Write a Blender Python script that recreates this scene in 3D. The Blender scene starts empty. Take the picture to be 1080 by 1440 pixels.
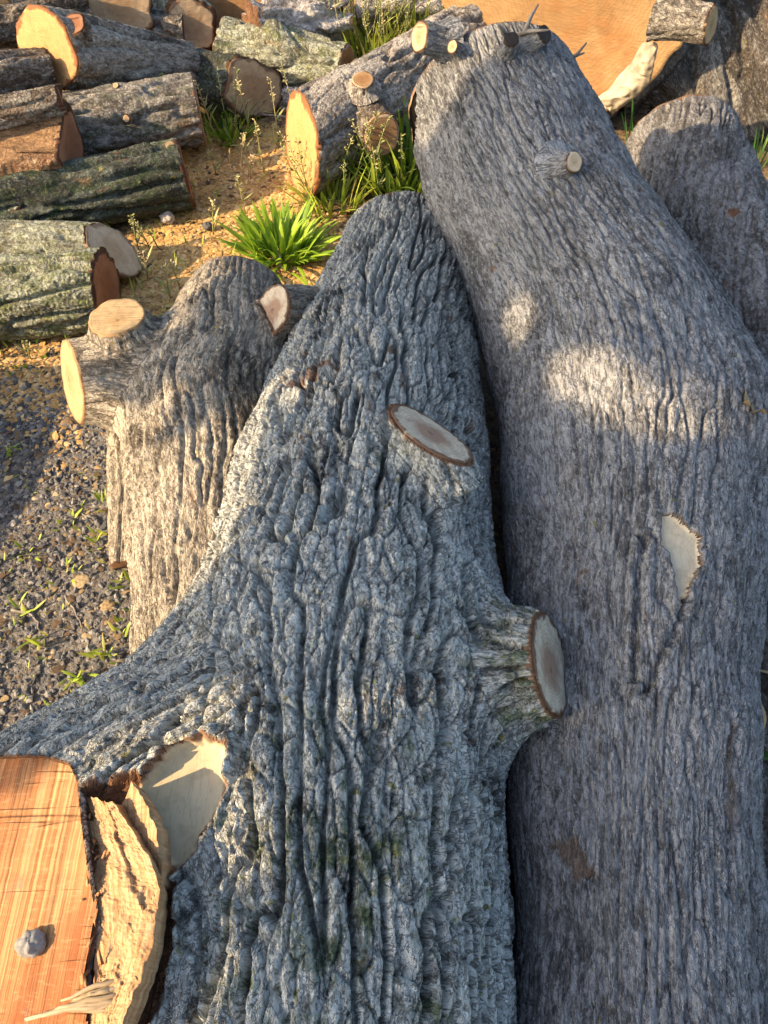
import bpy, math, random
import numpy as np
from mathutils import Vector, Matrix

rng = np.random.default_rng(11)
random.seed(11)
f32 = np.float32
scene = bpy.context.scene
COL = scene.collection

# ------------------------------------------------------------------ camera
CAM_H = 1.6
PITCH = math.radians(55)
FPX = 1040.0
FW = np.array([0, math.cos(PITCH), -math.sin(PITCH)])
UP = np.array([0, math.sin(PITCH), math.cos(PITCH)])


def at(px, py, z):
    """ground-plan point seen along a sight line, at the height z"""
    r = FW + np.array([1, 0, 0]) * (px - 540) / FPX + UP * (720 - py) / FPX
    t = (z - CAM_H) / r[2]
    return np.array([r[0] * t, r[1] * t, z])


# ------------------------------------------------------------------ noise
_p = np.random.default_rng(3).permutation(256).astype(np.int32)
_perm = np.concatenate([_p, _p])
_g = np.random.default_rng(4).normal(size=(256, 3))
_g = (_g / np.linalg.norm(_g, axis=1)[:, None]).astype(f32)


def pn(x, y, z, s=0):
    x = np.asarray(x, f32) + f32(s * 17.31); y = np.asarray(y, f32) + f32(s * 5.77); z = np.asarray(z, f32) + f32(s * 11.13)
    xi = np.floor(x).astype(np.int32); yi = np.floor(y).astype(np.int32); zi = np.floor(z).astype(np.int32)
    x = x - xi; y = y - yi; z = z - zi
    u = x * x * x * (x * (x * 6 - 15) + 10); v = y * y * y * (y * (y * 6 - 15) + 10); w = z * z * z * (z * (z * 6 - 15) + 10)
    out = np.zeros_like(x)
    for dx in (0, 1):
        a = _perm[(xi + dx) & 255]
        wx = u if dx else 1 - u
        for dy in (0, 1):
            b = _perm[a + ((yi + dy) & 255)]
            wy = wx * (v if dy else 1 - v)
            for dz in (0, 1):
                h = _perm[b + ((zi + dz) & 255)]
                g = _g[h]
                out += wy * (w if dz else 1 - w) * (g[:, 0] * (x - dx) + g[:, 1] * (y - dy) + g[:, 2] * (z - dz))
    return out * f32(1.5)


def sst(x, a, b):
    t = np.clip((x - a) / (b - a), 0, 1)
    return t * t * (3 - 2 * t)


def worley(x, y, z, s=0):
    """nearest and second nearest cell distances (eight-neighbour search)"""
    x = np.asarray(x, f32) + f32(s * 7.7); y = np.asarray(y, f32) + f32(s * 3.3); z = np.asarray(z, f32) + f32(s * 9.1)
    xi = np.floor(x - 0.5).astype(np.int32); yi = np.floor(y - 0.5).astype(np.int32); zi = np.floor(z - 0.5).astype(np.int32)
    d1 = np.full(len(x), 9, f32); d2 = d1.copy(); cid = np.zeros(len(x), np.int32)
    for dx in (0, 1):
        a = _perm[(xi + dx) & 255]
        for dy in (0, 1):
            b = _perm[a + ((yi + dy) & 255)]
            for dz in (0, 1):
                h = _perm[b + ((zi + dz) & 255)]; g = _g[h] * 0.42 + 0.5
                d = np.sqrt((xi + dx + g[:, 0] - x) ** 2 + (yi + dy + g[:, 1] - y) ** 2 + (zi + dz + g[:, 2] - z) ** 2)
                n = d < d1
                d2 = np.where(n, d1, np.minimum(d2, d)); cid = np.where(n, h, cid); d1 = np.where(n, d, d1)
    return d1, d2, cid


PLATE = {}


def bark_height(q, F, asp, A, seed, cross=0.5, deep=1.0, rough=1.0, twist=0.0, flat=0.45, slit=0.10, gouge=1.2):
    """height of furrowed bark; q = (around x, around y, along); the seam runs along the underside"""
    v = q[:, 2].astype(f32)
    R = np.sqrt(q[:, 0] ** 2 + q[:, 1] ** 2)
    u = (np.arctan2(q[:, 0], q[:, 1]) * R + twist * v).astype(f32)
    o = np.full(len(u), seed * 0.731, f32)
    u = u + pn(u * 5, v * 4, o, seed) * 0.014 + pn(u * F * 1.3, v * F * 0.8, o, seed + 7) * (0.13 / F)
    vw = v + pn(u * F * 0.5, v * F * 0.4, o, seed + 8) * (0.8 / F)

    def line(fu, fv, sd):
        e = f32(0.08)
        n = pn(u * fu, vw * fv, o, sd)
        gu = (pn(u * fu + e, vw * fv, o, sd) - n) / e * fu
        gv = (pn(u * fu, vw * fv + e, o, sd) - n) / e * fv
        return np.abs(n) / (np.sqrt(gu * gu + gv * gv) + fu * 0.25)
    d1 = line(F, F * asp, seed + 1)
    d2 = line(F * 2.3, F * asp * 2.0, seed + 2)
    patch = 0.6 + 0.4 * sst(pn(u * F * 0.4, v * F * 0.22, o, seed + 9), -0.35, 0.25)
    f1 = np.exp(-(d1 / (slit / F)) ** 2.6) * patch * deep
    f2 = np.exp(-(d2 / (0.05 / F)) ** 1.4) * (1.25 - patch)
    dome = 1 - np.exp(-d1 / (0.22 / F))
    w1, w2, cid = worley(u * F * 1.3, vw * F * asp * 2.4, o, seed)
    r2 = sst(w2 - w1, 0.0, 0.13)
    lev = (cid % 17) / 17.0 - 0.5
    k1, k2, kc = worley(u * F * 3.4, vw * F * 1.9, o, seed + 11)
    lum = 0.55 * ((kc % 13) / 13.0) * sst(k2 - k1, 0.0, 0.12) + 0.45 * np.abs(pn(u * F * 3.2, vw * F * 1.9, o, seed + 4))
    fin = pn(u * F * 8, v * F * 6, o, seed + 5) + np.abs(pn(u * F * 5.5, v * F * 4, o, seed + 6))
    h = flat * dome - gouge * f1 - 0.40 * f2 * (1 - f1) - cross * 0.45 * (1 - r2) * (1 - f1) + 0.16 * lev * dome
    PLATE['v'] = ((cid * 7 % 23) / 23.0).astype(f32) * (1 - 0.0 * f1)
    return (A * (h + rough * (0.34 * lum + 0.12 * fin) - 0.1)).astype(f32)


# ------------------------------------------------------------------ objects
def thing(name, label, cat, loc=(0, 0, 0), group=None):
    o = bpy.data.objects.new(name, None); COL.objects.link(o)
    o.empty_display_size = 0.1
    o.location = Vector([float(c) for c in loc]); o['label'] = label; o['category'] = cat
    if group: o['group'] = group
    return o


def tag(o, label, cat, group=None):
    o['label'] = label; o['category'] = cat
    if group: o['group'] = group
    return o


def world_loc(o):
    v = Vector((0, 0, 0))
    while o is not None:
        v = v + o.location; o = o.parent
    return v


def np_mesh(name, V, faces, mat, parent=None, attrs=None, smooth=True, origin=None):
    """V in world coordinates; faces = list of index arrays (quads / tris)"""
    V = np.asarray(V, f32)
    me = bpy.data.meshes.new(name)
    if not isinstance(faces, (list, tuple)): faces = [faces]
    faces = [np.asarray(f, np.int32) for f in faces if len(f)]
    pw = world_loc(parent) if parent is not None else Vector((0, 0, 0))
    if origin is None:
        origin = pw if parent is not None else Vector((float(V[:, 0].mean()), float(V[:, 1].mean()), float(V[:, 2].min())))
    L = V - np.array(origin, f32)
    me.vertices.add(len(V)); me.vertices.foreach_set('co', L.ravel())
    loops = np.concatenate([f.ravel() for f in faces])
    tot = np.concatenate([np.full(len(f), f.shape[1], np.int32) for f in faces])
    start = np.concatenate([[0], np.cumsum(tot)[:-1]]).astype(np.int32)
    me.loops.add(len(loops)); me.loops.foreach_set('vertex_index', loops)
    me.polygons.add(len(tot)); me.polygons.foreach_set('loop_start', start); me.polygons.foreach_set('loop_total', tot)
    me.polygons.foreach_set('use_smooth', np.full(len(tot), smooth))
    for k, a in (attrs or {}).items():
        a = np.asarray(a, f32)
        if a.ndim == 2:
            at_ = me.attributes.new(k, 'FLOAT_VECTOR', 'POINT'); at_.data.foreach_set('vector', a.ravel())
        else:
            at_ = me.attributes.new(k, 'FLOAT', 'POINT'); at_.data.foreach_set('value', a)
    me.update(calc_edges=True)
    me.validate()
    if mat: me.materials.append(mat)
    o = bpy.data.objects.new(name, me); COL.objects.link(o)
    if parent is not None:
        o.parent = parent; o.location = Vector(origin) - pw
    else:
        o.location = origin
    return o


class MB:
    """collects small pieces into one mesh, with a tint per vertex"""
    def __init__(s): s.v = []; s.f3 = []; s.f4 = []; s.t = []
    def add(s, verts, faces, tint=0.5):
        n = len(s.v)
        s.v.extend([tuple(map(float, v)) for v in verts])
        s.t.extend([tint] * len(verts) if np.isscalar(tint) else list(tint))
        for f in faces:
            (s.f3 if len(f) == 3 else s.f4).append([i + n for i in f])
    def build(s, name, mat, parent=None, smooth=True):
        F = []
        if s.f4: F.append(np.array(s.f4))
        if s.f3: F.append(np.array(s.f3))
        return np_mesh(name, np.array(s.v), F, mat, parent, {'tint': np.array(s.t)}, smooth)


def tube(mb, pts, rad, n=6, tint=0.5):
    pts = [np.asarray(p, float) for p in pts]
    V = []
    for i, p in enumerate(pts):
        d = pts[min(i + 1, len(pts) - 1)] - pts[max(i - 1, 0)]
        d = d / (np.linalg.norm(d) + 1e-9)
        a = np.cross(d, [0.31, 0.2, 0.93]); a /= np.linalg.norm(a) + 1e-9
        b = np.cross(d, a)
        r = rad[i] if hasattr(rad, '__len__') else rad
        for k in range(n):
            th = 2 * math.pi * k / n
            V.append(p + r * (math.cos(th) * a + math.sin(th) * b))
    Fc = []
    for i in range(len(pts) - 1):
        for k in range(n):
            Fc.append((i * n + k, i * n + (k + 1) % n, (i + 1) * n + (k + 1) % n, (i + 1) * n + k))
    c0 = len(V); V.append(pts[0]); V.append(pts[-1])
    for k in range(n):
        Fc.append((c0, (k + 1) % n, k)); Fc.append((c0 + 1, (len(pts) - 1) * n + k, (len(pts) - 1) * n + (k + 1) % n))
    mb.add(V, Fc, tint)


def blade(mb, base, az, length, width, lean, droop, tint, segs=7, fold=0.25, twist=0.0, tip=1.0):
    """a strap leaf rising from base, leaning to az and drooping"""
    p = np.array(base, float); V = []
    el = math.pi / 2 - lean
    for i in range(segs + 1):
        t = i / segs
        a = az + twist * t
        side = np.array([-math.sin(a), math.cos(a), 0])
        w = width * (0.35 + 1.3 * t) if t < 0.35 else width * (0.8 + 0.2 * math.sin(math.pi * (t - 0.35) / 0.65)) * (1 - ((t - 0.35) / 0.65) ** 2.2 * tip)
        w = max(w, width * 0.04) * 0.5
        dirv = np.array([math.cos(az) * math.cos(el), math.sin(az) * math.cos(el), math.sin(el)])
        nrm = np.cross(side, dirv)
        V += [p - side * w + nrm * w * fold, p, p + side * w + nrm * w * fold]
        p = p + dirv * length / segs
        el -= droop / segs * (0.4 + 1.2 * t)
    Fc = []
    for i in range(segs):
        a = i * 3
        Fc += [(a, a + 1, a + 4, a + 3), (a + 1, a + 2, a + 5, a + 4)]
    mb.add(V, Fc, [min(1, max(0, tint + 0.12 * (i // 3) / segs - 0.06)) for i in range(len(V))])


# ------------------------------------------------------------------ materials
class NT:
    def __init__(s, name):
        s.m = bpy.data.materials.new(name); s.m.use_nodes = True
        s.t = s.m.node_tree; s.n = s.t.nodes; s.l = s.t.links
        s.b = s.n['Principled BSDF']; s.out = s.n['Material Output']
    def set(s, sock, v):
        if isinstance(v, bpy.types.NodeSocket): s.l.new(v, sock)
        elif isinstance(v, (tuple, list)) and len(v) == 3 and sock.type == 'RGBA': sock.default_value = (*v, 1)
        else: sock.default_value = v
    def attr(s, name, out='Vector'):
        a = s.n.new('ShaderNodeAttribute'); a.attribute_name = name; return a.outputs[out]
    def geo(s, out='Position'):
        return s.n.new('ShaderNodeNewGeometry').outputs[out]
    def map(s, v, sc, loc=(0, 0, 0)):
        m = s.n.new('ShaderNodeMapping'); s.l.new(v, m.inputs[0]); m.inputs['Scale'].default_value = sc; m.inputs['Location'].default_value = loc; return m.outputs[0]
    def noise(s, v, scale=1.0, detail=3, rough=0.55, dist=0.0, out='Fac'):
        m = s.n.new('ShaderNodeTexNoise'); s.l.new(v, m.inputs['Vector']); m.inputs['Scale'].default_value = scale
        m.inputs['Detail'].default_value = detail; m.inputs['Roughness'].default_value = rough; m.inputs['Distortion'].default_value = dist
        return m.outputs[out]
    def voro(s, v, scale, feature='F1', out='Distance', rnd=1.0):
        m = s.n.new('ShaderNodeTexVoronoi'); m.feature = feature; s.l.new(v, m.inputs['Vector']); m.inputs['Scale'].default_value = scale
        m.inputs['Randomness'].default_value = rnd; return m.outputs[out]
    def ramp(s, f, stops):
        r = s.n.new('ShaderNodeValToRGB'); s.l.new(f, r.inputs[0]); e = r.color_ramp.elements
        while len(e) > 1: e.remove(e[-1])
        e[0].position = stops[0][0]; c = stops[0][1]; e[0].color = (c, c, c, 1) if np.isscalar(c) else (*c, 1)
        for p, c in stops[1:]:
            x = e.new(p); x.color = (c, c, c, 1) if np.isscalar(c) else (*c, 1)
        return r.outputs[0]
    def mix(s, f, a, b, mode='MIX'):
        m = s.n.new('ShaderNodeMix'); m.data_type = 'RGBA'; m.blend_type = mode
        s.set(m.inputs[0], f); s.set(m.inputs[6], a); s.set(m.inputs[7], b); return m.outputs[2]
    def math(s, op, a, b=0.0, c=None):
        m = s.n.new('ShaderNodeMath'); m.operation = op; s.set(m.inputs[0], a); s.set(m.inputs[1], b)
        if c is not None: s.set(m.inputs[2], c)
        return m.outputs[0]
    def sep(s, v):
        m = s.n.new('ShaderNodeSeparateXYZ'); s.l.new(v, m.inputs[0]); return m.outputs
    def bump(s, h, strength=0.5, dist=0.003, normal=None):
        b = s.n.new('ShaderNodeBump'); s.l.new(h, b.inputs['Height']); b.inputs['Strength'].default_value = strength; b.inputs['Distance'].default_value = dist
        if normal is not None: s.l.new(normal, b.inputs['Normal'])
        return b.outputs[0]
    def fin(s, color, rough=0.85, normal=None, spec=0.25):
        s.set(s.b.inputs['Base Color'], color); s.set(s.b.inputs['Roughness'], rough)
        s.b.inputs['Specular IOR Level'].default_value = spec
        if normal is not None: s.l.new(normal, s.b.inputs['Normal'])
        return s.m


def bark_mat(name, dark, mid, lichen, cover=0.5, moss=(0.06, 0.085, 0.025), moss_amt=0.0, warm=(0.19, 0.12, 0.075), warm_amt=0.08, scale=1.0, seed=0.0, inner=(0.2, 0.1, 0.05), spots=0.35, fissure=False):
    t = NT(name)
    q = t.attr('q')
    big = t.noise(t.map(q, (9 * scale, 9 * scale, 4 * scale), (seed, 0, seed)), 1, 4, 0.6)
    med = t.noise(t.map(q, (62 * scale, 62 * scale, 38 * scale), (0, seed, 0)), 1, 5, 0.68, 0.3)
    fine = t.noise(t.map(q, (210 * scale, 210 * scale, 150 * scale)), 1, 3, 0.65)
    c = t.mix(t.ramp(big, [(0.35, 0.0), (0.65, 1.0)]), dark, mid)
    lf = t.math('ADD', t.math('ADD', t.math('MULTIPLY', med, 0.75), t.math('MULTIPLY', big, 0.3)), t.math('MULTIPLY', t.attr('plate', 'Fac'), 0.16))
    lo = 0.62 - 0.22 * cover
    lfac = t.ramp(lf, [(lo - 0.06, 0.0), (lo + 0.05, 0.75), (lo + 0.17, 1.0)])
    c = t.mix(lfac, c, lichen)
    # crustose lichen speckles
    sp = t.noise(t.map(q, (170 * scale, 150 * scale, 100 * scale), (3, seed, 1)), 1, 2, 0.5)
    pale = tuple(min(0.75, x * 1.55) for x in lichen)
    c = t.mix(t.math('MULTIPLY', t.ramp(sp, [(0.57, 0.0), (0.66, 1.0)]), spots), c, pale)
    sd = t.noise(t.map(q, (110 * scale, 110 * scale, 45 * scale), (7, 2, seed)), 1, 3, 0.6)
    c = t.mix(t.math('MULTIPLY', t.ramp(sd, [(0.30, 1.0), (0.46, 0.0)]), 0.7), c, tuple(v * 0.8 for v in dark))
    wn = t.noise(t.map(q, (22 * scale, 22 * scale, 10 * scale), (seed, 5, 2)), 1, 4, 0.6, 0.5)
    c = t.mix(t.ramp(wn, [(0.70 - warm_amt, 0.0), (0.76 - warm_amt, 0.8)]), c, warm)
    mo = t.attr('moss', 'Fac')
    mn = t.noise(t.map(q, (35 * scale, 35 * scale, 18 * scale), (1, 1, seed)), 1, 4, 0.7)
    mf = t.math('ADD', t.math('MULTIPLY', mo, 0.5), moss_amt * 0.5)
    mm = t.math('ADD', mn, mf)
    c = t.mix(t.ramp(mm, [(0.68, 0.0), (0.85, 0.8)]), c, moss)
    yl = t.noise(t.map(q, (80 * scale, 80 * scale, 60 * scale), (4, seed, 9)), 1, 2, 0.5)
    c = t.mix(t.math('MULTIPLY', t.ramp(t.math('ADD', yl, t.math('MULTIPLY', mf, 0.25)), [(0.70, 0.0), (0.76, 1.0)]), 0.8), c, (0.2, 0.19, 0.05))
    cut = t.attr('cut', 'Fac')
    ic = t.mix(t.ramp(med, [(0.3, 0.0), (0.7, 1.0)]), tuple(x * 0.5 for x in inner), tuple(x * 1.3 for x in inner))
    c = t.mix(cut, c, ic)
    grit = t.noise(t.map(q, (420 * scale, 420 * scale, 260 * scale)), 1, 2, 0.6)
    dk = t.noise(t.map(q, (120 * scale, 120 * scale, (24 if fissure else 62) * scale), (2, 8, seed)), 1, 4, 0.6, 0.5)
    crk = t.ramp(t.math('ABSOLUTE', t.math('SUBTRACT', dk, 0.5)), [(0.0, 1.0), (0.03, 0.0)])
    c = t.mix(t.math('MULTIPLY', crk, t.math('MULTIPLY', t.math('SUBTRACT', 1.0, cut), 0.5)), c, tuple(v * 0.55 for v in dark))
    h = t.math('ADD', t.math('ADD', t.math('MULTIPLY', fine, 0.75), t.math('MULTIPLY', med, 0.9)), t.math('SUBTRACT', t.math('MULTIPLY', grit, 0.3), t.math('MULTIPLY', crk, 0.3)))
    nb = t.bump(h, 1.0, 0.011)
    return t.fin(c, 0.88, nb, 0.2)


def wood_mat(name, sap, heart, rings=16, crack=0.6, saw=0.5, heart_r=0.55, stain=None, rim=None, wobs=16, ringc=0.85):
    t = NT(name)
    r = t.attr('ring'); x, y, rr = t.sep(r)
    wob = t.noise(t.map(r, (wobs, wobs, 0)), 1, 4, 0.6)
    rw = t.math('ADD', rr, t.math('MULTIPLY', t.math('SUBTRACT', wob, 0.5), 0.6))
    c = t.mix(t.ramp(rw, [(heart_r - 0.18, 0.0), (heart_r + 0.12, 1.0)]), heart, sap)
    ph = t.math('FRACT', t.math('MULTIPLY', t.math('ADD', rr, t.math('MULTIPLY', t.math('SUBTRACT', wob, 0.5), 0.12)), rings))
    ringf = t.ramp(ph, [(0.0, 0.0), (0.6, 0.15), (0.9, 1.0), (1.0, 0.0)])
    var = t.noise(t.map(r, (0, 0, 9)), 1, 2, 0.5)
    c = t.mix(t.math('MULTIPLY', ringf, t.math('MULTIPLY', var, ringc)), c, tuple(v * 0.55 for v in heart))
    bl = t.noise(t.map(r, (wobs * 2, wobs * 2, 2)), 1, 5, 0.65)
    c = t.mix(t.math('MULTIPLY', t.ramp(bl, [(0.4, 0.0), (0.75, 1.0)]), 0.55), c, tuple(v * 0.6 for v in heart))
    if stain:
        c = t.mix(t.ramp(t.noise(t.map(r, (5, 5, 1), (2, 3, 1)), 1, 3, 0.6), [(0.5, 0.0), (0.7, 0.85)]), c, stain)
    # saw marks: long thin scratches across the face
    sw = t.noise(t.map(r, (12, 330, 0)), 1, 2, 0.6)
    sw2 = t.noise(t.map(r, (3, 90, 0)), 1, 3, 0.6, 0.2)
    c = t.mix(t.math('MULTIPLY', t.ramp(sw, [(0.5, 0.0), (0.75, 1.0)]), 0.5 * saw), c, tuple(v * 0.5 for v in sap))
    dt = t.noise(t.map(r, (wobs * 3, wobs * 2, 1), (4, 7, 0)), 1, 5, 0.7)
    c = t.mix(t.math('MULTIPLY', t.ramp(dt, [(0.54, 0.0), (0.74, 1.0)]), 0.5), c, tuple(v * 0.42 for v in heart))
    # radial checks
    ln = t.n.new('ShaderNodeVectorMath'); ln.operation = 'NORMALIZE'
    cx = t.n.new('ShaderNodeCombineXYZ'); t.l.new(x, cx.inputs[0]); t.l.new(y, cx.inputs[1])
    t.l.new(cx.outputs[0], ln.inputs[0])
    rn = t.noise(t.map(ln.outputs[0], (2.3, 2.3, 1)), 1, 3, 0.7)
    rn2 = t.math('ABSOLUTE', t.math('SUBTRACT', t.math('ADD', rn, t.math('MULTIPLY', t.math('SUBTRACT', wob, 0.5), 0.05)), 0.5))
    ck = t.math('MULTIPLY', t.ramp(rn2, [(0.0, 1.0), (0.016, 0.0)]), t.ramp(rr, [(0.05, 1.0), (0.6, 0.8), (0.97, 0.5 if crack > 0.8 else 0.0)]))
    ck = t.math('MULTIPLY', ck, crack)
    c = t.mix(ck, c, tuple(v * 0.22 for v in heart))
    if rim:
        c = t.mix(t.ramp(rw, [(0.90, 0.0), (0.96, 1.0)]), c, rim)
    fib = t.noise(t.map(r, (260, 260, 0)), 1, 2, 0.6)
    h = t.math('ADD', t.math('ADD', t.math('MULTIPLY', sw, saw), t.math('MULTIPLY', sw2, saw)), t.math('SUBTRACT', t.math('MULTIPLY', fib, 0.35), t.math('MULTIPLY', ck, 2.0)))
    return t.fin(c, 0.8, t.bump(h, 0.9, 0.003), 0.2)


def leaf_mat(name, lo, hi, dry=None, trans=0.35):
    t = NT(name)
    ti = t.attr('tint', 'Fac')
    n = t.noise(t.geo(), 60, 2, 0.5)
    st = [(0.0, lo), (0.75, hi)]
    if dry: st.append((1.0, dry))
    c = t.ramp(t.math('ADD', ti, t.math('MULTIPLY', t.math('SUBTRACT', n, 0.5), 0.25)), st)
    t.fin(c, 0.5, None, 0.35)
    tr = t.n.new('ShaderNodeBsdfTranslucent'); t.l.new(c, tr.inputs[0])
    mx = t.n.new('ShaderNodeMixShader'); mx.inputs[0].default_value = trans
    t.l.new(t.b.outputs[0], mx.inputs[1]); t.l.new(tr.outputs[0], mx.inputs[2]); t.l.new(mx.outputs[0], t.out.inputs[0])
    return t.m


def tint_mat(name, stops, rough=0.85, nscale=120, bump=0.4):
    t = NT(name)
    ti = t.attr('tint', 'Fac'); n = t.noise(t.geo(), nscale, 4, 0.6)
    c = t.ramp(ti, stops)
    c = t.mix(t.math('MULTIPLY', n, 0.7), c, tuple(0.5 * v for v in stops[0][1]))
    return t.fin(c, rough, t.bump(n, bump, 0.003), 0.25)


# ------------------------------------------------------------------ signed distance modelling for the big logs
class Limb:
    """tapered, gently bent round limb; pts = rows (x, y, z, radius)"""
    def __init__(s, pts, flat=None):
        P = np.array(pts, float); s.O = P[0, :3]
        e1 = P[-1, :3] - P[0, :3]; s.L = np.linalg.norm(e1); e1 /= s.L
        up = np.array([0, 0, 1.0]) if abs(e1[2]) < 0.8 else np.array([0, 1.0, 0])
        e2 = np.cross(up, e1); e2 /= np.linalg.norm(e2); e3 = np.cross(e1, e2)
        s.e1, s.e2, s.e3 = e1, e2, e3
        D = P[:, :3] - s.O
        t = D @ e1; a = D @ e2; b = D @ e3
        s.ts = np.linspace(0, s.L, 256)
        def sm(v):
            y = np.interp(s.ts, t, v); k = np.hanning(41); k /= k.sum()
            yp = np.concatenate([2 * y[0] - y[20:0:-1], y, 2 * y[-1] - y[-2:-22:-1]])
            return np.convolve(yp, k, 'valid')
        s.c2, s.c3, s.r = sm(a), sm(b), sm(P[:, 3])
        s.rm = float(P[:, 3].mean())
        s.planes = []
        s.flat = flat
    def cut(s, p0, n):
        n = np.array(n, float); n /= np.linalg.norm(n); s.planes.append((np.array(p0, float), n)); return s
    def loc(s, X):
        D = X - s.O.astype(f32)
        return D @ s.e1.astype(f32), D @ s.e2.astype(f32), D @ s.e3.astype(f32)
    def sd(s, X):
        t, a, b = s.loc(X)
        tc = np.clip(t, 0, s.L)
        i = tc * f32(255 / s.L); i0 = np.minimum(i.astype(np.int32), 254); w = (i - i0).astype(f32)
        def lk(T):
            T = T.astype(f32); return T[i0] * (1 - w) + T[i0 + 1] * w
        a = a - lk(s.c2); b = b - lk(s.c3)
        if s.flat: b = b * f32(s.flat)
        d = np.sqrt(a * a + b * b) - lk(s.r)
        dt = np.abs(t - tc)
        d = np.where(dt > 0, np.sqrt(np.maximum(d, 0) ** 2 + dt * dt), d)
        for p0, n in s.planes:
            d = np.maximum(d, (X - p0.astype(f32)) @ n.astype(f32))
        return d
    def q(s, X):
        t, a, b = s.loc(X); tc = np.clip(t, 0, s.L)
        a = a - np.interp(tc, s.ts, s.c2); b = b - np.interp(tc, s.ts, s.c3)
        n = np.sqrt(a * a + b * b) + 1e-6
        R = max(s.rm, 0.04)
        return np.stack([a / n * R, b / n * R, t], 1).astype(f32)
    def axis(s, t):
        return s.O + s.e1 * t + s.e2 * np.interp(t, s.ts, s.c2) + s.e3 * np.interp(t, s.ts, s.c3)


def smin(a, b, k):
    h = np.maximum(k - np.abs(a - b), 0) / k
    return np.minimum(a, b) - h * h * k * f32(0.25)


class LogBody:
    def __init__(s, limbs, ks, lo, hi):
        s.limbs, s.ks, s.lo, s.hi = limbs, ks, np.array(lo, float), np.array(hi, float)
        s.notch = None
    def f(s, X):
        d = s.limbs[0].sd(X)
        for l, k in zip(s.limbs[1:], s.ks): d = smin(d, l.sd(X), f32(k))
        if s.notch is not None: d = np.maximum(d, -s.notch_sd(X))
        return d
    def notch_sd(s, X):
        p0, n, poly = s.notch
        out = np.full(len(X), 1.0, f32)
        h = -((X - p0.astype(f32)) @ n.astype(f32))
        m = (h < 0.25) & (X[:, 0] < s.nb[0]) & (X[:, 1] < s.nb[1])
        if m.any(): out[m] = np.maximum(h[m], poly_sd(X[m, :2].astype(np.float64), poly))
        return out
    def cut_notch(s, p0, n, poly):
        s.notch = (np.array(p0, float), np.array(n, float), poly); P = np.array(poly); s.nb = (P[:, 0].max() + 0.25, P[:, 1].max() + 0.25)
    def cap(s, X):
        """largest signed plane distance among cuts whose limb is the surface here"""
        m = np.full(len(X), -1.0, f32)
        for l in s.limbs:
            for p0, n in l.planes:
                pd = (X - p0.astype(f32)) @ n.astype(f32)
                near = l.sd(X) < 0.006
                m = np.where(near, np.maximum(m, pd), m)
        if s.notch is not None: m = np.maximum(m, -np.abs(s.notch_sd(X)))
        return m


def surface_nets(f, lo, hi, h, B=8):
    H = B * h
    n = np.ceil((hi - lo) / H).astype(int)
    g = np.stack(np.meshgrid(*[np.arange(k) for k in n], indexing='ij'), -1).reshape(-1, 3)
    c = (lo + (g + 0.5) * H).astype(f32)
    act = g[np.abs(f(c)) < 1.15 * H]
    N = (n * B + 2).astype(np.int64)
    s = np.arange(B + 1)
    sub = np.stack(np.meshgrid(s, s, s, indexing='ij'), -1).reshape(-1, 3)
    VP, VI, QE = [], [], []
    lid = lambda ijk: (ijk[..., 0].astype(np.int64) * N[1] + ijk[..., 1]) * N[2] + ijk[..., 2]
    for c0 in range(0, len(act), 1500):
        A = act[c0:c0 + 1500]
        base = A * B
        P = (lo + (base[:, None, :] + sub[None]) * h).astype(f32)
        val = f(P.reshape(-1, 3)).reshape(len(A), B + 1, B + 1, B + 1)
        sg = val < 0
        cnt = np.zeros((len(A), B, B, B), np.int8)
        for dx in (0, 1):
            for dy in (0, 1):
                for dz in (0, 1): cnt += sg[:, dx:B + dx, dy:B + dy, dz:B + dz]
        m = np.argwhere((cnt > 0) & (cnt < 8))
        if len(m) == 0: continue
        bi, ci = m[:, 0], m[:, 1:]
        acc = np.zeros((len(m), 3)); k = np.zeros(len(m))
        cv = {}
        for dx in (0, 1):
            for dy in (0, 1):
                for dz in (0, 1): cv[(dx, dy, dz)] = val[bi, ci[:, 0] + dx, ci[:, 1] + dy, ci[:, 2] + dz]
        for ax in range(3):
            for u in (0, 1):
                for w in (0, 1):
                    p = [0, 0, 0]; o1, o2 = [j for j in range(3) if j != ax]
                    p[o1], p[o2] = u, w; p2 = list(p); p2[ax] = 1
                    a, b = cv[tuple(p)], cv[tuple(p2)]
                    x = (a < 0) != (b < 0)
                    tt = np.where(x, a / np.where(x, a - b, 1), 0)
                    pt = np.tile(np.array(p, float), (len(m), 1)); pt[:, ax] = tt
                    acc += pt * x[:, None]; k += x
        loc = acc / k[:, None]
        cell = base[bi] + ci
        VP.append(lo + (cell + loc) * h); VI.append(lid(cell))
        for ax in range(3):
            sl1 = [slice(None)] + [slice(0, B)] * 3; sl2 = list(sl1); sl2[ax + 1] = slice(1, B + 1)
            a, b = sg[tuple(sl1)], sg[tuple(sl2)]
            e = np.argwhere(a != b)
            ce = base[e[:, 0]] + e[:, 1:]
            o1, o2 = [(1, 2), (2, 0), (0, 1)][ax]
            q = []
            for du, dw in ((0, 0), (-1, 0), (-1, -1), (0, -1)):
                cc = ce.copy(); cc[:, o1] += du; cc[:, o2] += dw; q.append(lid(cc))
            q = np.stack(q, 1)
            flip = ~a[e[:, 0], e[:, 1], e[:, 2], e[:, 3]]
            q[flip] = q[flip][:, ::-1]
            QE.append(q)
    V = np.concatenate(VP); I = np.concatenate(VI); Q = np.concatenate(QE)
    o = np.argsort(I); I = I[o]; V = V[o]
    ix = np.searchsorted(I, Q); ix = np.minimum(ix, len(I) - 1)
    ok = (I[ix] == Q).all(1)
    return V.astype(f32), ix[ok].astype(np.int32)


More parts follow.
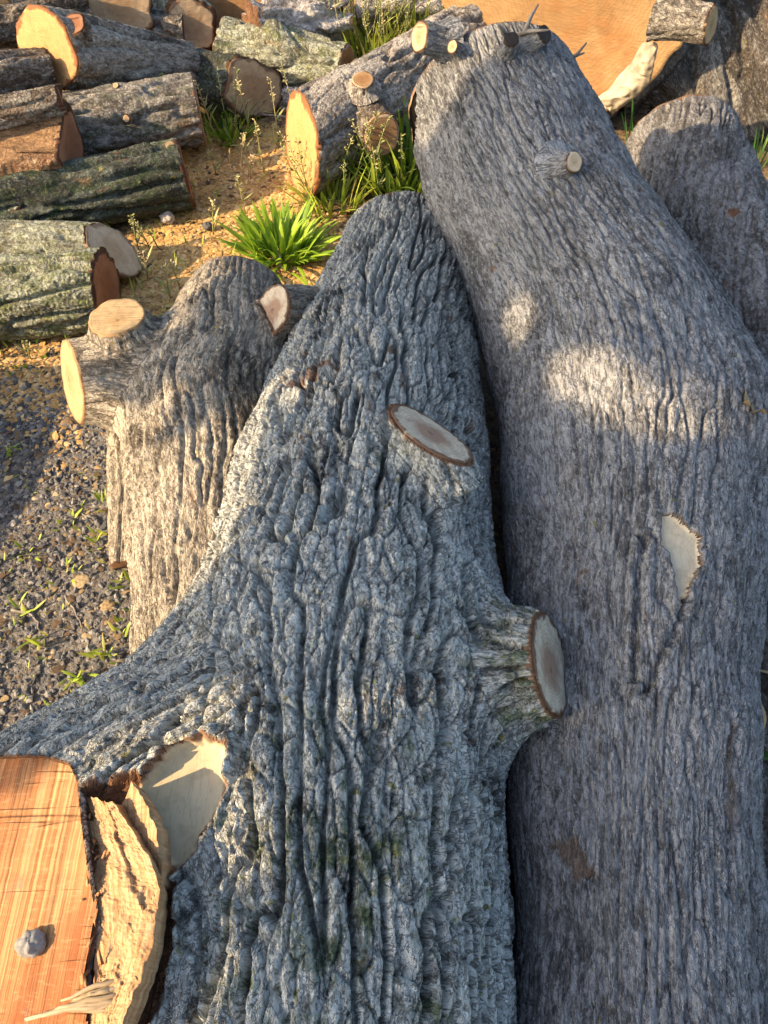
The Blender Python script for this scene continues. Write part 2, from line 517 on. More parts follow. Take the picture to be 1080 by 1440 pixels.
def poly_sd(P, poly):
    """signed distance (negative inside) from 2-D points to a polygon"""
    poly = np.array(poly, float); d = np.full(len(P), 1e9); ins = np.zeros(len(P), bool)
    for i in range(len(poly)):
        a, b = poly[i], poly[(i + 1) % len(poly)]
        ab = b - a; t = np.clip(((P - a) @ ab) / (ab @ ab), 0, 1)
        d = np.minimum(d, np.linalg.norm(P - a - t[:, None] * ab, axis=1))
        c = ((a[1] > P[:, 1]) != (b[1] > P[:, 1]))
        xi = a[0] + (P[:, 1] - a[1]) / (b[1] - a[1] + 1e-12) * ab[0]
        ins ^= c & (P[:, 0] < xi)
    return np.where(ins, -d, d)


def extract(V, Q, sel, attrs):
    q = Q[sel]; u, inv = np.unique(q, return_inverse=True)
    return V[u], inv.reshape(q.shape).astype(np.int32), {k: a[u] for k, a in attrs.items()}


def disc_from_radii(name, c, n, e1, e2, rad, mat, parent, lift=0.003, nr=14, rough=0.0012, seed=0, skirt=0.012, cover=0.97):
    """a wood end face whose outline follows rad(theta)"""
    nt = len(rad); th = np.arange(nt) * 2 * math.pi / nt
    rs = np.linspace(0, 1, nr + 1)[1:]
    V = [c + n * lift]; ring = [(0, 0, 0)]
    for r in rs:
        R = rad * r * cover
        x, y = R * np.cos(th), R * np.sin(th)
        z = lift + rough * pn(x * 60, y * 60, x * 0 + seed, 3) + rough * 1.5 * pn(x * 12, y * 12, x * 0 + seed, 5)
        V += list(c + x[:, None] * e1 + y[:, None] * e2 + z[:, None] * n)
        ring += list(np.stack([x + seed * 0.37, y + seed * 0.11, np.full(nt, r)], 1))
    R = rad * cover
    V += list(c + (R * np.cos(th))[:, None] * e1 + (R * np.sin(th))[:, None] * e2 - n * skirt)
    ring += list(np.stack([R * np.cos(th) + seed * 0.37, R * np.sin(th) + seed * 0.11, np.full(nt, 1.0)], 1))
    k = np.arange(nt); k2 = (k + 1) % nt
    T = np.stack([np.zeros(nt, int), 1 + k, 1 + k2], 1)
    Qs = []
    for i in range(nr):
        a, b = 1 + i * nt, 1 + (i + 1) * nt
        Qs.append(np.stack([a + k, b + k, b + k2, a + k2], 1))
    return np_mesh(name, np.array(V), [np.concatenate(Qs), T], mat, parent, {'ring': np.array(ring)})


def plane_frame(n):
    n = np.array(n, float); n /= np.linalg.norm(n)
    u = np.cross([0, 0, 1.0], n) if abs(n[2]) < 0.9 else np.cross([0, 1.0, 0], n)
    u /= np.linalg.norm(u); return n, u, np.cross(n, u)


def cut_face(name, body, p0, n, mat, parent, rmax, seed=0, inset=0.004, cover=0.97, lift=0.003, e1=None, nr=14, wob=0.045):
    """end face of a limb of a signed distance body, found by looking outwards in the cut plane"""
    n, u, v = plane_frame(n)
    if e1 is not None:
        u = np.array(e1, float) - n * (np.array(e1, float) @ n); u /= np.linalg.norm(u); v = np.cross(n, u)
    p0 = np.array(p0, float); nt = 128
    th = np.arange(nt) * 2 * math.pi / nt
    rr = np.linspace(0.002, rmax, 160)
    D = np.cos(th)[:, None] * u + np.sin(th)[:, None] * v
    P = p0 - n * inset + D[:, None, :] * rr[None, :, None]
    val = body.f(P.reshape(-1, 3).astype(f32)).reshape(nt, -1)
    out = val > 0
    first = np.where(out.any(1), out.argmax(1), len(rr) - 1)
    rad = rr[first]
    k = np.array([1, 2, 3, 2, 1.0]); k /= k.sum()
    rad = np.convolve(np.concatenate([rad[-2:], rad, rad[:2]]), k, 'valid')
    rad = rad * (1 + wob * pn(np.cos(th) * 3, np.sin(th) * 3, th * 0 + seed, 2) + .35 * wob * pn(np.cos(th) * 11, np.sin(th) * 11, th * 0 + seed, 4))
    return disc_from_radii(name, p0, n, u, v, rad, mat, parent, lift, seed=seed, cover=cover, nr=nr)


def build_body(body, h, bark, lumps=0.012, lump_f=5.0, seed=0, extra=None):
    """skin the body, roughen with bark; returns V, Q, attrs, dominant limb"""
    V, Q = surface_nets(body.f, body.lo, body.hi, h)
    e = f32(h * 0.8); n = np.zeros_like(V)
    for ax in range(3):
        d = np.zeros(3, f32); d[ax] = e
        n[:, ax] = body.f(V + d) - body.f(V - d)
    n /= np.linalg.norm(n, axis=1)[:, None] + 1e-9
    sds = np.stack([l.sd(V) for l in body.limbs], 1)
    w = np.exp(-np.maximum(sds - sds.min(1)[:, None], 0) / 0.018)
    w /= w.sum(1)[:, None]
    dom = sds.argmin(1)
    hgt = np.zeros(len(V), f32); q = np.zeros_like(V); plate = np.zeros(len(V), f32)
    for i, l in enumerate(body.limbs):
        qi = l.q(V)
        m = w[:, i] > 0.03
        if m.any(): hgt[m] += (w[m, i] * bark(qi[m], i)).astype(f32); plate[m] += w[m, i] * (PLATE['v'] - 0.5)
        q[dom == i] = qi[dom == i] + f32(i * 3.1)
    cap = body.cap(V)
    side = 1 - sst(cap, -0.0035, -0.001)
    near = 1 - 0.5 * sst(cap, -0.03, -0.004)
    lum = lumps * pn(V[:, 0] * lump_f, V[:, 1] * lump_f, V[:, 2] * lump_f, seed) + lumps * 0.5 * pn(V[:, 0] * lump_f * 2.3, V[:, 1] * lump_f * 2.3, V[:, 2] * lump_f * 2.3, seed + 1)
    lum = lum * (1 - sst(cap, -0.12, -0.01))
    disp = (hgt * near + lum) * side
    cutm = np.maximum(sst(cap, -0.005, -0.002), 0)
    attrs = {'q': q, 'cut': cutm.astype(f32), 'moss': np.zeros(len(V), f32), 'plate': plate}
    if extra: disp = extra(V, n, disp, attrs, w)
    V2 = V + n * disp[:, None]
    return V2, Q, attrs, dom, n

# ------------------------------------------------------------------ shared materials
M = {}
M['bark_center'] = bark_mat('bark_pale_furrowed', (0.065, 0.062, 0.055), (0.17, 0.168, 0.155), (0.445, 0.45, 0.405), cover=0.85, moss_amt=0.04, warm_amt=0.06, seed=1.0, spots=0.55)
M['bark_right'] = bark_mat('bark_grey_fine', (0.10, 0.098, 0.096), (0.19, 0.187, 0.184), (0.285, 0.287, 0.285), cover=0.6, warm_amt=0.015, seed=4.0, spots=0.4, fissure=True, inner=(0.16, 0.1, 0.06))
M['bark_far_right'] = bark_mat('bark_grey_brown', (0.075, 0.068, 0.06), (0.175, 0.162, 0.15), (0.29, 0.285, 0.28), cover=0.45, warm_amt=0.05, seed=7.0)
M['bark_left'] = bark_mat('bark_forked_log', (0.10, 0.082, 0.06), (0.28, 0.235, 0.175), (0.42, 0.365, 0.28), cover=0.6, warm_amt=0.03, seed=9.0, fissure=True)
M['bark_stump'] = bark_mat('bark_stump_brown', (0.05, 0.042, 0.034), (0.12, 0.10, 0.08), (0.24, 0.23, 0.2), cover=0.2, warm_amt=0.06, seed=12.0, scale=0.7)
M['bark_brown'] = bark_mat('bark_brown', (0.06, 0.045, 0.032), (0.16, 0.12, 0.085), (0.3, 0.27, 0.22), cover=0.3, warm_amt=0.1, seed=14.0, scale=0.8)
M['bark_grey'] = bark_mat('bark_weathered_grey', (0.08, 0.066, 0.053), (0.215, 0.185, 0.148), (0.36, 0.33, 0.275), cover=0.45, warm_amt=0.06, seed=16.0, scale=0.8)
M['bark_stubbed'] = bark_mat('bark_pinkish_grey', (0.10, 0.083, 0.068), (0.26, 0.222, 0.18), (0.42, 0.385, 0.33), cover=0.5, warm_amt=0.07, seed=17.0, scale=0.8)
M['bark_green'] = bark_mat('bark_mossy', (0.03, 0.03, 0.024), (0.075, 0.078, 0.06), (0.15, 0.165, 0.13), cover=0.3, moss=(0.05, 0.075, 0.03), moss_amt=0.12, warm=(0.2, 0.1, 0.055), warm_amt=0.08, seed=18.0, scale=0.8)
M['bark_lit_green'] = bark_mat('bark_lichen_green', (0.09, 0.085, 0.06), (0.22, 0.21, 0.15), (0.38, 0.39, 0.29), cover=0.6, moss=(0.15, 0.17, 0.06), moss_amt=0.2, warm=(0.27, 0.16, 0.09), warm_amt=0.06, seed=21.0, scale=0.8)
M['bark_pale'] = bark_mat('bark_bleached', (0.2, 0.17, 0.14), (0.42, 0.37, 0.32), (0.62, 0.57, 0.52), cover=0.6, warm_amt=0.05, seed=23.0, scale=0.8, spots=0.2)
M['split_wood'] = bark_mat('split_wood', (0.2, 0.1, 0.05), (0.36, 0.2, 0.1), (0.5, 0.33, 0.19), cover=0.45, warm=(0.16, 0.07, 0.03), warm_amt=0.1, seed=25.0, scale=0.7, inner=(0.34, 0.2, 0.1), spots=0.1)
M['wood_orange'] = wood_mat('wood_orange', (0.454, 0.265, 0.107), (0.466, 0.252, 0.095), rings=14, crack=0.7, heart_r=0.5, rim=(0.202, 0.082, 0.032))
M['wood_tan'] = wood_mat('wood_tan', (0.47, 0.34, 0.20), (0.37, 0.235, 0.125), rings=18, crack=0.75, heart_r=0.55, rim=(0.2, 0.12, 0.07))
M['wood_pale'] = wood_mat('wood_pale', (0.58, 0.46, 0.31), (0.48, 0.35, 0.21), rings=14, crack=0.6, heart_r=0.45, rim=(0.26, 0.17, 0.1))
M['wood_cream'] = wood_mat('wood_cream', (0.42, 0.30, 0.155), (0.36, 0.235, 0.11), rings=15, crack=0.6, heart_r=0.4, saw=1.0, wobs=24, rim=(0.30, 0.19, 0.09))
M['wood_red'] = wood_mat('wood_reddish', (0.315, 0.151, 0.076), (0.252, 0.107, 0.050), rings=14, crack=0.8, heart_r=0.6, rim=(0.088, 0.038, 0.019))
M['wood_brown'] = wood_mat('wood_brown', (0.284, 0.170, 0.082), (0.227, 0.120, 0.050), rings=16, crack=0.7, heart_r=0.6, rim=(0.315, 0.239, 0.158))
M['wood_heart'] = wood_mat('wood_two_tone', (0.52, 0.44, 0.32), (0.30, 0.19, 0.125), rings=12, crack=0.9, heart_r=0.5, saw=0.6, wobs=30, ringc=0.7, rim=(0.13, 0.08, 0.05))
M['wood_giant'] = wood_mat('wood_giant', (0.33, 0.20, 0.085), (0.25, 0.14, 0.055), rings=34, crack=1.0, ringc=0.95, heart_r=0.6, stain=(0.22, 0.085, 0.022), saw=1.6, wobs=6)


def sawn_mat():
    t = NT('sawn_orange')
    r = t.attr('ring')
    st = t.noise(t.map(r, (190, 1.6, 1)), 1, 3, 0.65, 0.1)
    st2 = t.noise(t.map(r, (46, 1.0, 1)), 1, 3, 0.6, 0.3)
    c = t.mix(t.ramp(st, [(0.36, 0.0), (0.62, 1.0)]), (0.20, 0.075, 0.022), (0.46, 0.27, 0.115))
    c = t.mix(t.math('MULTIPLY', t.ramp(st2, [(0.46, 0.0), (0.60, 1.0)]), 0.7), c, (0.27, 0.085, 0.022))
    big = t.noise(t.map(r, (9, 3.2, 1), (1.3, 0.2, 0)), 1, 3, 0.5)
    c = t.mix(t.math('MULTIPLY', t.ramp(big, [(0.48, 0.0), (0.62, 1.0)]), 0.65), c, (0.23, 0.062, 0.016))
    sc = t.noise(t.map(r, (60, 260, 1)), 1, 2, 0.5)
    c = t.mix(t.math('MULTIPLY', t.ramp(sc, [(0.55, 0.0), (0.7, 1.0)]), 0.25), c, (0.5, 0.34, 0.18))
    dirt = t.noise(t.map(r, (28, 22, 1), (5, 1, 0)), 1, 5, 0.7)
    c = t.mix(t.math('MULTIPLY', t.ramp(dirt, [(0.60, 0.0), (0.74, 1.0)]), 0.6), c, (0.13, 0.10, 0.075))
    # oblique saw scratches, each fading along its length
    m = t.n.new('ShaderNodeMapping'); t.l.new(r, m.inputs[0]); m.inputs['Rotation'].default_value = (0, 0, math.radians(-42)); m.inputs['Scale'].default_value = (1.2, 34, 1)
    cr = t.noise(m.outputs[0], 1, 1, 0.5)
    fade = t.noise(t.map(r, (14, 14, 1), (3, 3, 0)), 1, 1, 0.5)
    crk = t.math('MULTIPLY', t.ramp(t.math('ABSOLUTE', t.math('SUBTRACT', cr, 0.5)), [(0.0, 1.0), (0.010, 0.0)]), t.ramp(fade, [(0.48, 0.0), (0.58, 1.0)]))
    c = t.mix(t.math('MULTIPLY', crk, 0.45), c, (0.06, 0.025, 0.01))
    h = t.math('SUBTRACT', t.math('ADD', st, t.math('ADD', t.math('MULTIPLY', st2, 0.8), t.math('MULTIPLY', dirt, 0.6))), crk)
    return t.fin(c, 0.78, t.bump(h, 0.8, 0.003), 0.25)


def plain_wood(name, a, b, sc=(14, 60, 14), seed=0.0, streak=0.4, bump=0.25, dist=0.002, peel=False):
    t = NT(name)
    p = t.geo()
    n = t.noise(t.map(p, sc, (seed, 0, 0)), 1, 4, 0.6, 0.3)
    n2 = t.noise(p, 9, 3, 0.5)
    c = t.mix(t.ramp(n, [(0.35, 0.0), (0.7, 1.0)]), a, b)
    c = t.mix(t.math('MULTIPLY', t.ramp(n2, [(0.45, 0.0), (0.7, 1.0)]), streak), c, tuple(0.72 * v for v in a))
    if peel:
        g = t.noise(p, 35, 5, 0.65); c = t.mix(t.math('MULTIPLY', t.ramp(g, [(0.5, 0.0), (0.72, 1.0)]), 0.5), c, tuple(0.5 * v for v in a))
        ln = t.noise(t.map(p, (60, 8, 60)), 1, 3, 0.6); lk = t.ramp(t.math('ABSOLUTE', t.math('SUBTRACT', ln, 0.5)), [(0.0, 1.0), (0.02, 0.0)]); c = t.mix(t.math('MULTIPLY', lk, 0.22), c, (0.12, 0.08, 0.04))
        c = t.mix(t.ramp(t.attr('peel', 'Fac'), [(0.2, 1.0), (0.55, 0.0)]), c, (0.20, 0.12, 0.07))
    return t.fin(c, 0.7, t.bump(n, bump, dist), 0.3)


M['sawn'] = sawn_mat()
M['peel'] = plain_wood('peeled_wood', (0.47, 0.39, 0.235), (0.54, 0.46, 0.30), (10, 5, 10), 0.0, 0.35, 0.1, peel=True)
M['peel_grey'] = plain_wood('peeled_wood_pale', (0.52, 0.43, 0.29), (0.60, 0.52, 0.37), (12, 6, 12), 3.0, 0.3, 0.12, peel=True)
M['splinter'] = plain_wood('splintered_wood', (0.315, 0.183, 0.082), (0.479, 0.347, 0.202), (60, 14, 40), 1.0, 0.5, 1.0, 0.008)
def splinter_mat():
    t = NT('splintered_wood')
    r = t.attr('ring')
    def rot(deg, sc):
        m = t.n.new('ShaderNodeMapping'); t.l.new(r, m.inputs[0]); m.inputs['Rotation'].default_value = (0, 0, math.radians(deg)); m.inputs['Scale'].default_value = sc; return m.outputs[0]
    fib = t.noise(rot(12, (260, 14, 1)), 1, 3, 0.6, 0.2)
    saw = t.noise(rot(-35, (14, 230, 1)), 1, 2, 0.5)
    blo = t.noise(t.map(r, (45, 24, 1)), 1, 4, 0.65)
    c = t.mix(t.ramp(fib, [(0.35, 0.0), (0.65, 1.0)]), (0.30, 0.165, 0.07), (0.47, 0.31, 0.17))
    c = t.mix(t.math('MULTIPLY', t.ramp(saw, [(0.48, 0.0), (0.66, 1.0)]), 0.45), c, (0.22, 0.11, 0.045))
    c = t.mix(t.ramp(blo, [(0.60, 0.0), (0.72, 0.55)]), c, (0.26, 0.11, 0.04))
    return t.fin(c, 0.8, t.bump(t.math('ADD', fib, t.math('ADD', t.math('MULTIPLY', saw, 0.5), blo)), 0.7, 0.004), 0.2)


M['splinter'] = splinter_mat()
M['sliver'] = plain_wood('sliver_wood', (0.315, 0.227, 0.126), (0.428, 0.340, 0.214), (20, 120, 60), 2.0, 0.5, 0.6)
M['fibre'] = plain_wood('torn_fibre_wood', (0.32, 0.14, 0.055), (0.45, 0.26, 0.12), (80, 80, 80), 4.0, 0.5, 0.5)
M['torn'] = plain_wood('torn_inner_bark', (0.252, 0.208, 0.151), (0.428, 0.378, 0.277), (8, 30, 30), 5.0, 0.5, 0.6, 0.006)
M['inner_bark'] = plain_wood('inner_bark_fibre', (0.17, 0.075, 0.04), (0.30, 0.15, 0.075), (60, 60, 25), 6.0, 0.5, 1.0, 0.006)
M['dead_twig'] = plain_wood('dead_twig', (0.16, 0.13, 0.1), (0.3, 0.26, 0.21), (60, 60, 60), 6.0, 0.5, 0.5)
M['dark_hollow'] = plain_wood('dark_rot', (0.015, 0.011, 0.008), (0.035, 0.024, 0.016), (40, 40, 40), 2.0, 0.5, 0.8, 0.006)
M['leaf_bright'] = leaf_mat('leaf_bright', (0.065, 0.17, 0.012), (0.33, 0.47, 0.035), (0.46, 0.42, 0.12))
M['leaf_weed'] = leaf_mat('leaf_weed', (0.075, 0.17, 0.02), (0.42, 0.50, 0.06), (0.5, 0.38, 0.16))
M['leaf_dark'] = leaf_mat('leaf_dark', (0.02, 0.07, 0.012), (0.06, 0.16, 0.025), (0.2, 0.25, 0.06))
M['stalk'] = leaf_mat('seed_stalk', (0.12, 0.17, 0.04), (0.34, 0.33, 0.12), (0.55, 0.44, 0.26), 0.2)
M['shade_leaf'] = leaf_mat('shade_leaf', (0.03, 0.07, 0.015), (0.07, 0.13, 0.03), (0.1, 0.15, 0.04), 0.15)
M['stone'] = tint_mat('stone', [(0.0, (0.07, 0.068, 0.068)), (0.5, (0.19, 0.183, 0.178)), (0.85, (0.34, 0.32, 0.285)), (1.0, (0.55, 0.5, 0.43))])
M['litter'] = tint_mat('leaf_litter', [(0.0, (0.07, 0.045, 0.028)), (0.35, (0.20, 0.13, 0.07)), (0.7, (0.42, 0.30, 0.15)), (1.0, (0.62, 0.50, 0.29))])
M['sawdust'] = tint_mat('sawdust', [(0.0, (0.36, 0.20, 0.07)), (0.5, (0.62, 0.38, 0.14)), (1.0, (0.78, 0.56, 0.28))])


# ------------------------------------------------------------------ the sweep used for the smaller logs
def log(kind, label, p0, p1, r0, r1, mat, face0=None, face1=None, n0=None, n1=None, bark=(16, 0.22, 0.009), seed=0,
        nth=150, nt=180, bend=(0, 0, 0), split=None, stubs=(), lump=0.02, oval=1.0, cat='log', group=None, moss=0.0, facecover=0.97, ragged=0.0, knobs=()):
    p0 = np.array(p0, float); p1 = np.array(p1, float)
    e1 = p1 - p0; L = np.linalg.norm(e1); e1 /= L
    up = np.array([0, 0, 1.0]); e2 = np.cross(up, e1); e2 /= np.linalg.norm(e2); e3 = np.cross(e1, e2)
    base = (p0 + p1) / 2; lowz = max(0.0, min(p0[2] - r0, p1[2] - r1))
    th_ = thing(kind, label, cat, (base[0], base[1], lowz), group)
    th = np.arange(nth) * 2 * math.pi / nth
    s = np.linspace(0, 1, nt)
    S, T = np.meshgrid(s, th, indexing='ij')
    S = S.ravel(); T = T.ravel()
    Rm = (r0 + r1) / 2
    R = r0 + (r1 - r0) * S
    q0 = np.stack([np.cos(T) * Rm, np.sin(T) * Rm, S * L], 1).astype(f32)
    q = q0 + np.array([seed, 0, seed * .7], f32)
    lum = lump * (pn(np.cos(T) * 1.6 + seed, np.sin(T) * 1.6, S * L * 3, seed + 3) + 0.5 * pn(np.cos(T) * 3.2, np.sin(T) * 3.2 + seed, S * L * 7, seed + 4))
    B = bark_height(q0, bark[0], bark[1], bark[2], seed); pl = PLATE['v'] - .5
    rad0 = R + lum
    for (ks, kt, kr, kh) in knobs:
        dd = ((S - ks) * L) ** 2 + ((np.angle(np.exp(1j * (T - kt)))) * Rm) ** 2
        rad0 = rad0 + kh * np.exp(-dd / (kr * kr))
    rad = rad0 + B
    a = rad * np.cos(T); b = rad * np.sin(T) * oval
    cut = np.zeros(len(S), f32)
    if split is not None:
        sa, frac = split
        ca, sa_ = math.cos(sa), math.sin(sa)
        d = a * ca + b * sa_
        lim = R * frac + 0.012 * pn(q[:, 0] * 10, a * 40, q[:, 2] * 5, seed + 6) + 0.012 * pn(a * 12 + seed, b * 12, S * L * 4, seed + 9) + 0.004 * pn(a * 60, b * 60, S * L * 9, seed + 8)
        m = d > lim
        sh = np.where(m, d - lim, 0)
        a = a - sh * ca; b = b - sh * sa_
        cut = np.where(m, 1.0, 0.0).astype(f32)
    n0 = -e1 if n0 is None else np.array(n0, float) / np.linalg.norm(n0)
    n1 = e1 if n1 is None else np.array(n1, float) / np.linalg.norm(n1)

    def place(a, b, S, jag=True):
        off = a[:, None] * e2 + b[:, None] * e3
        sh0 = -(off @ n0) / (e1 @ n0); sh1 = -(off @ n1) / (e1 @ n1)
        w0 = np.clip(1 - S * 2, 0, 1); w1 = np.clip(S * 2 - 1, 0, 1)
        t = S * L + sh0 * w0 + sh1 * w1
        if ragged and jag:
            t = t + ragged * pn(a * 30, b * 30, S * 0 + seed, 6) * np.clip(S * 6 - 5, 0, 1)
        bd = (4 * S * (1 - S))[:, None] * np.array(bend, float)
        return p0 + t[:, None] * e1 + off + bd
    V = place(a, b, S)
    k = np.arange(nth); k2 = (k + 1) % nth
    Q = np.concatenate([np.stack([i * nth + k, i * nth + k2, (i + 1) * nth + k2, (i + 1) * nth + k], 1) for i in range(nt - 1)])
    nv = len(V)
    c0, c1 = V[:nth].mean(0), V[-nth:].mean(0)
    T0 = np.stack([np.full(nth, nv), k2, k], 1); T1 = np.stack([np.full(nth, nv + 1), (nt - 1) * nth + k, (nt - 1) * nth + k2], 1)
    V = np.concatenate([V, [c0, c1]])
    q = np.concatenate([q, q[:2]]); cut = np.concatenate([cut, [1, 1]])
    cut[:nth] = 1; cut[(nt - 1) * nth:nt * nth] = 1
    np_mesh('bark', V, [Q, np.concatenate([T0, T1])], mat, th_, {'q': q, 'cut': cut, 'moss': np.full(len(V), moss), 'plate': np.concatenate([pl, [0, 0]])})
    for (fm, i0, nn, sd) in ((face0, 0, n0, 1), (face1, nt - 1, n1, 2)):
        if fm is None: continue
        sl = slice(i0 * nth, (i0 + 1) * nth)
        a_, b_ = (rad0[sl] + bark[2] * .2) * np.cos(T[sl]), (rad0[sl] + bark[2] * .2) * np.sin(T[sl]) * oval
        if split is not None:
            d = a_ * ca + b_ * sa_; m = d > R[sl] * frac
            a_ = np.where(m, a_ - (d - R[sl] * frac) * ca, a_); b_ = np.where(m, b_ - (d - R[sl] * frac) * sa_, b_)
        P = place(a_, b_, S[sl], False); c = P.mean(0)
        n_, u, v = plane_frame(nn)
        x, y = (P - c) @ u, (P - c) @ v
        an = np.arctan2(y, x) % (2 * math.pi); o = np.argsort(an)
        tt = np.arange(nth) * 2 * math.pi / nth
        ra = np.interp(tt, np.concatenate([an[o][-1:] - 2 * math.pi, an[o], an[o][:1] + 2 * math.pi]), np.concatenate([np.hypot(x, y)[o][-1:], np.hypot(x, y)[o], np.hypot(x, y)[o][:1]]))
        disc_from_radii('cut_face', c, n_, u, v, ra, fm, th_, 0.003, seed=seed + sd, cover=facecover)
    for st in stubs:
        stub(th_, *st)
    return th_


def stub(parent, c, d, ln, r, mat, face, seed=0, flare=1.5, nface=None, name='branch_stub', fcover=0.95, nth=56):
    """sawn branch stub on a log: tapered barked collar with its own cut face"""
    c = np.array(c, float); d = np.array(d, float); d /= np.linalg.norm(d)
    n, u, v = plane_frame(d)
    nt = 26
    th = np.arange(nth) * 2 * math.pi / nth; s = np.linspace(0, 1, nt)
    S, T = np.meshgrid(s, th, indexing='ij'); S = S.ravel(); T = T.ravel()
    R = r * (1 + (flare - 1) * (1 - S) ** 2.5)
    q = np.stack([np.cos(T) * r + seed, np.sin(T) * r, S * ln], 1).astype(f32)
    rad0 = R * (1 + 0.10 * pn(np.cos(T) * 1.5 + seed, np.sin(T) * 1.5, S, 3))
    rad = rad0 + bark_height(q - np.array([seed, 0, 0], f32), 40, 0.3, min(0.006, r * 0.12), seed)
    nf = d if nface is None else np.array(nface, float) / np.linalg.norm(nface)
    def place(rr, S, T):
        off = (rr * np.cos(T))[:, None] * u + (rr * np.sin(T))[:, None] * v
        sh = -(off @ nf) / (d @ nf) * S
        return c + (S * ln + sh)[:, None] * d + off
    V = place(rad, S, T); k = np.arange(nth); k2 = (k + 1) % nth
    Q = np.concatenate([np.stack([i * nth + k, i * nth + k2, (i + 1) * nth + k2, (i + 1) * nth + k], 1) for i in range(nt - 1)])
    nv = len(V); ce = V[-nth:].mean(0)
    V = np.concatenate([V, [ce]]); T1 = np.stack([np.full(nth, nv), (nt - 1) * nth + k, (nt - 1) * nth + k2], 1)
    cut = np.zeros(nv + 1); cut[(nt - 1) * nth:] = 1
    o = np_mesh(name, V, [Q, T1], mat, parent, {'q': np.concatenate([q, q[:1]]), 'cut': cut, 'moss': np.zeros(nv + 1)})
    if face:
        sl = slice((nt - 1) * nth, nt * nth)
        P = place(rad0[sl] - 0.001, S[sl], T[sl]); cc = P.mean(0)
        n_, u2, v2 = plane_frame(nf)
        x, y = (P - cc) @ u2, (P - cc) @ v2; an = np.arctan2(y, x) % (2 * math.pi); oo = np.argsort(an)
        tt = np.arange(nth) * 2 * math.pi / nth
        ra = np.interp(tt, np.concatenate([an[oo][-1:] - 2 * math.pi, an[oo], an[oo][:1] + 2 * math.pi]), np.concatenate([np.hypot(x, y)[oo][-1:], np.hypot(x, y)[oo], np.hypot(x, y)[oo][:1]]))
        disc_from_radii('cut_face', cc, n_, u2, v2, ra, face, o, 0.0025, nr=8, seed=seed, cover=fcover, rough=0.0006, skirt=0.004)
    return o


def rows(R):
    out = []
    for cx, hw, py, z in R:
        p = at(cx, py, z); t = (CAM_H - z) / (math.sin(PITCH) - (720 - py) / FPX * math.cos(PITCH))
        out.append((p[0], p[1], p[2], hw / FPX * t))
    return out


def xy(pts, z):
    return [at(x, y, z)[:2] for x, y in pts]


# ------------------------------------------------------------------ ground
def ground_height(x, y):
    return 0.018 * pn(x * 1.1, y * 1.1, x * 0, 31) + 0.010 * pn(x * 5, y * 5, x * 0, 32) + 0.03 * sst(y, 2.0, 5.0)


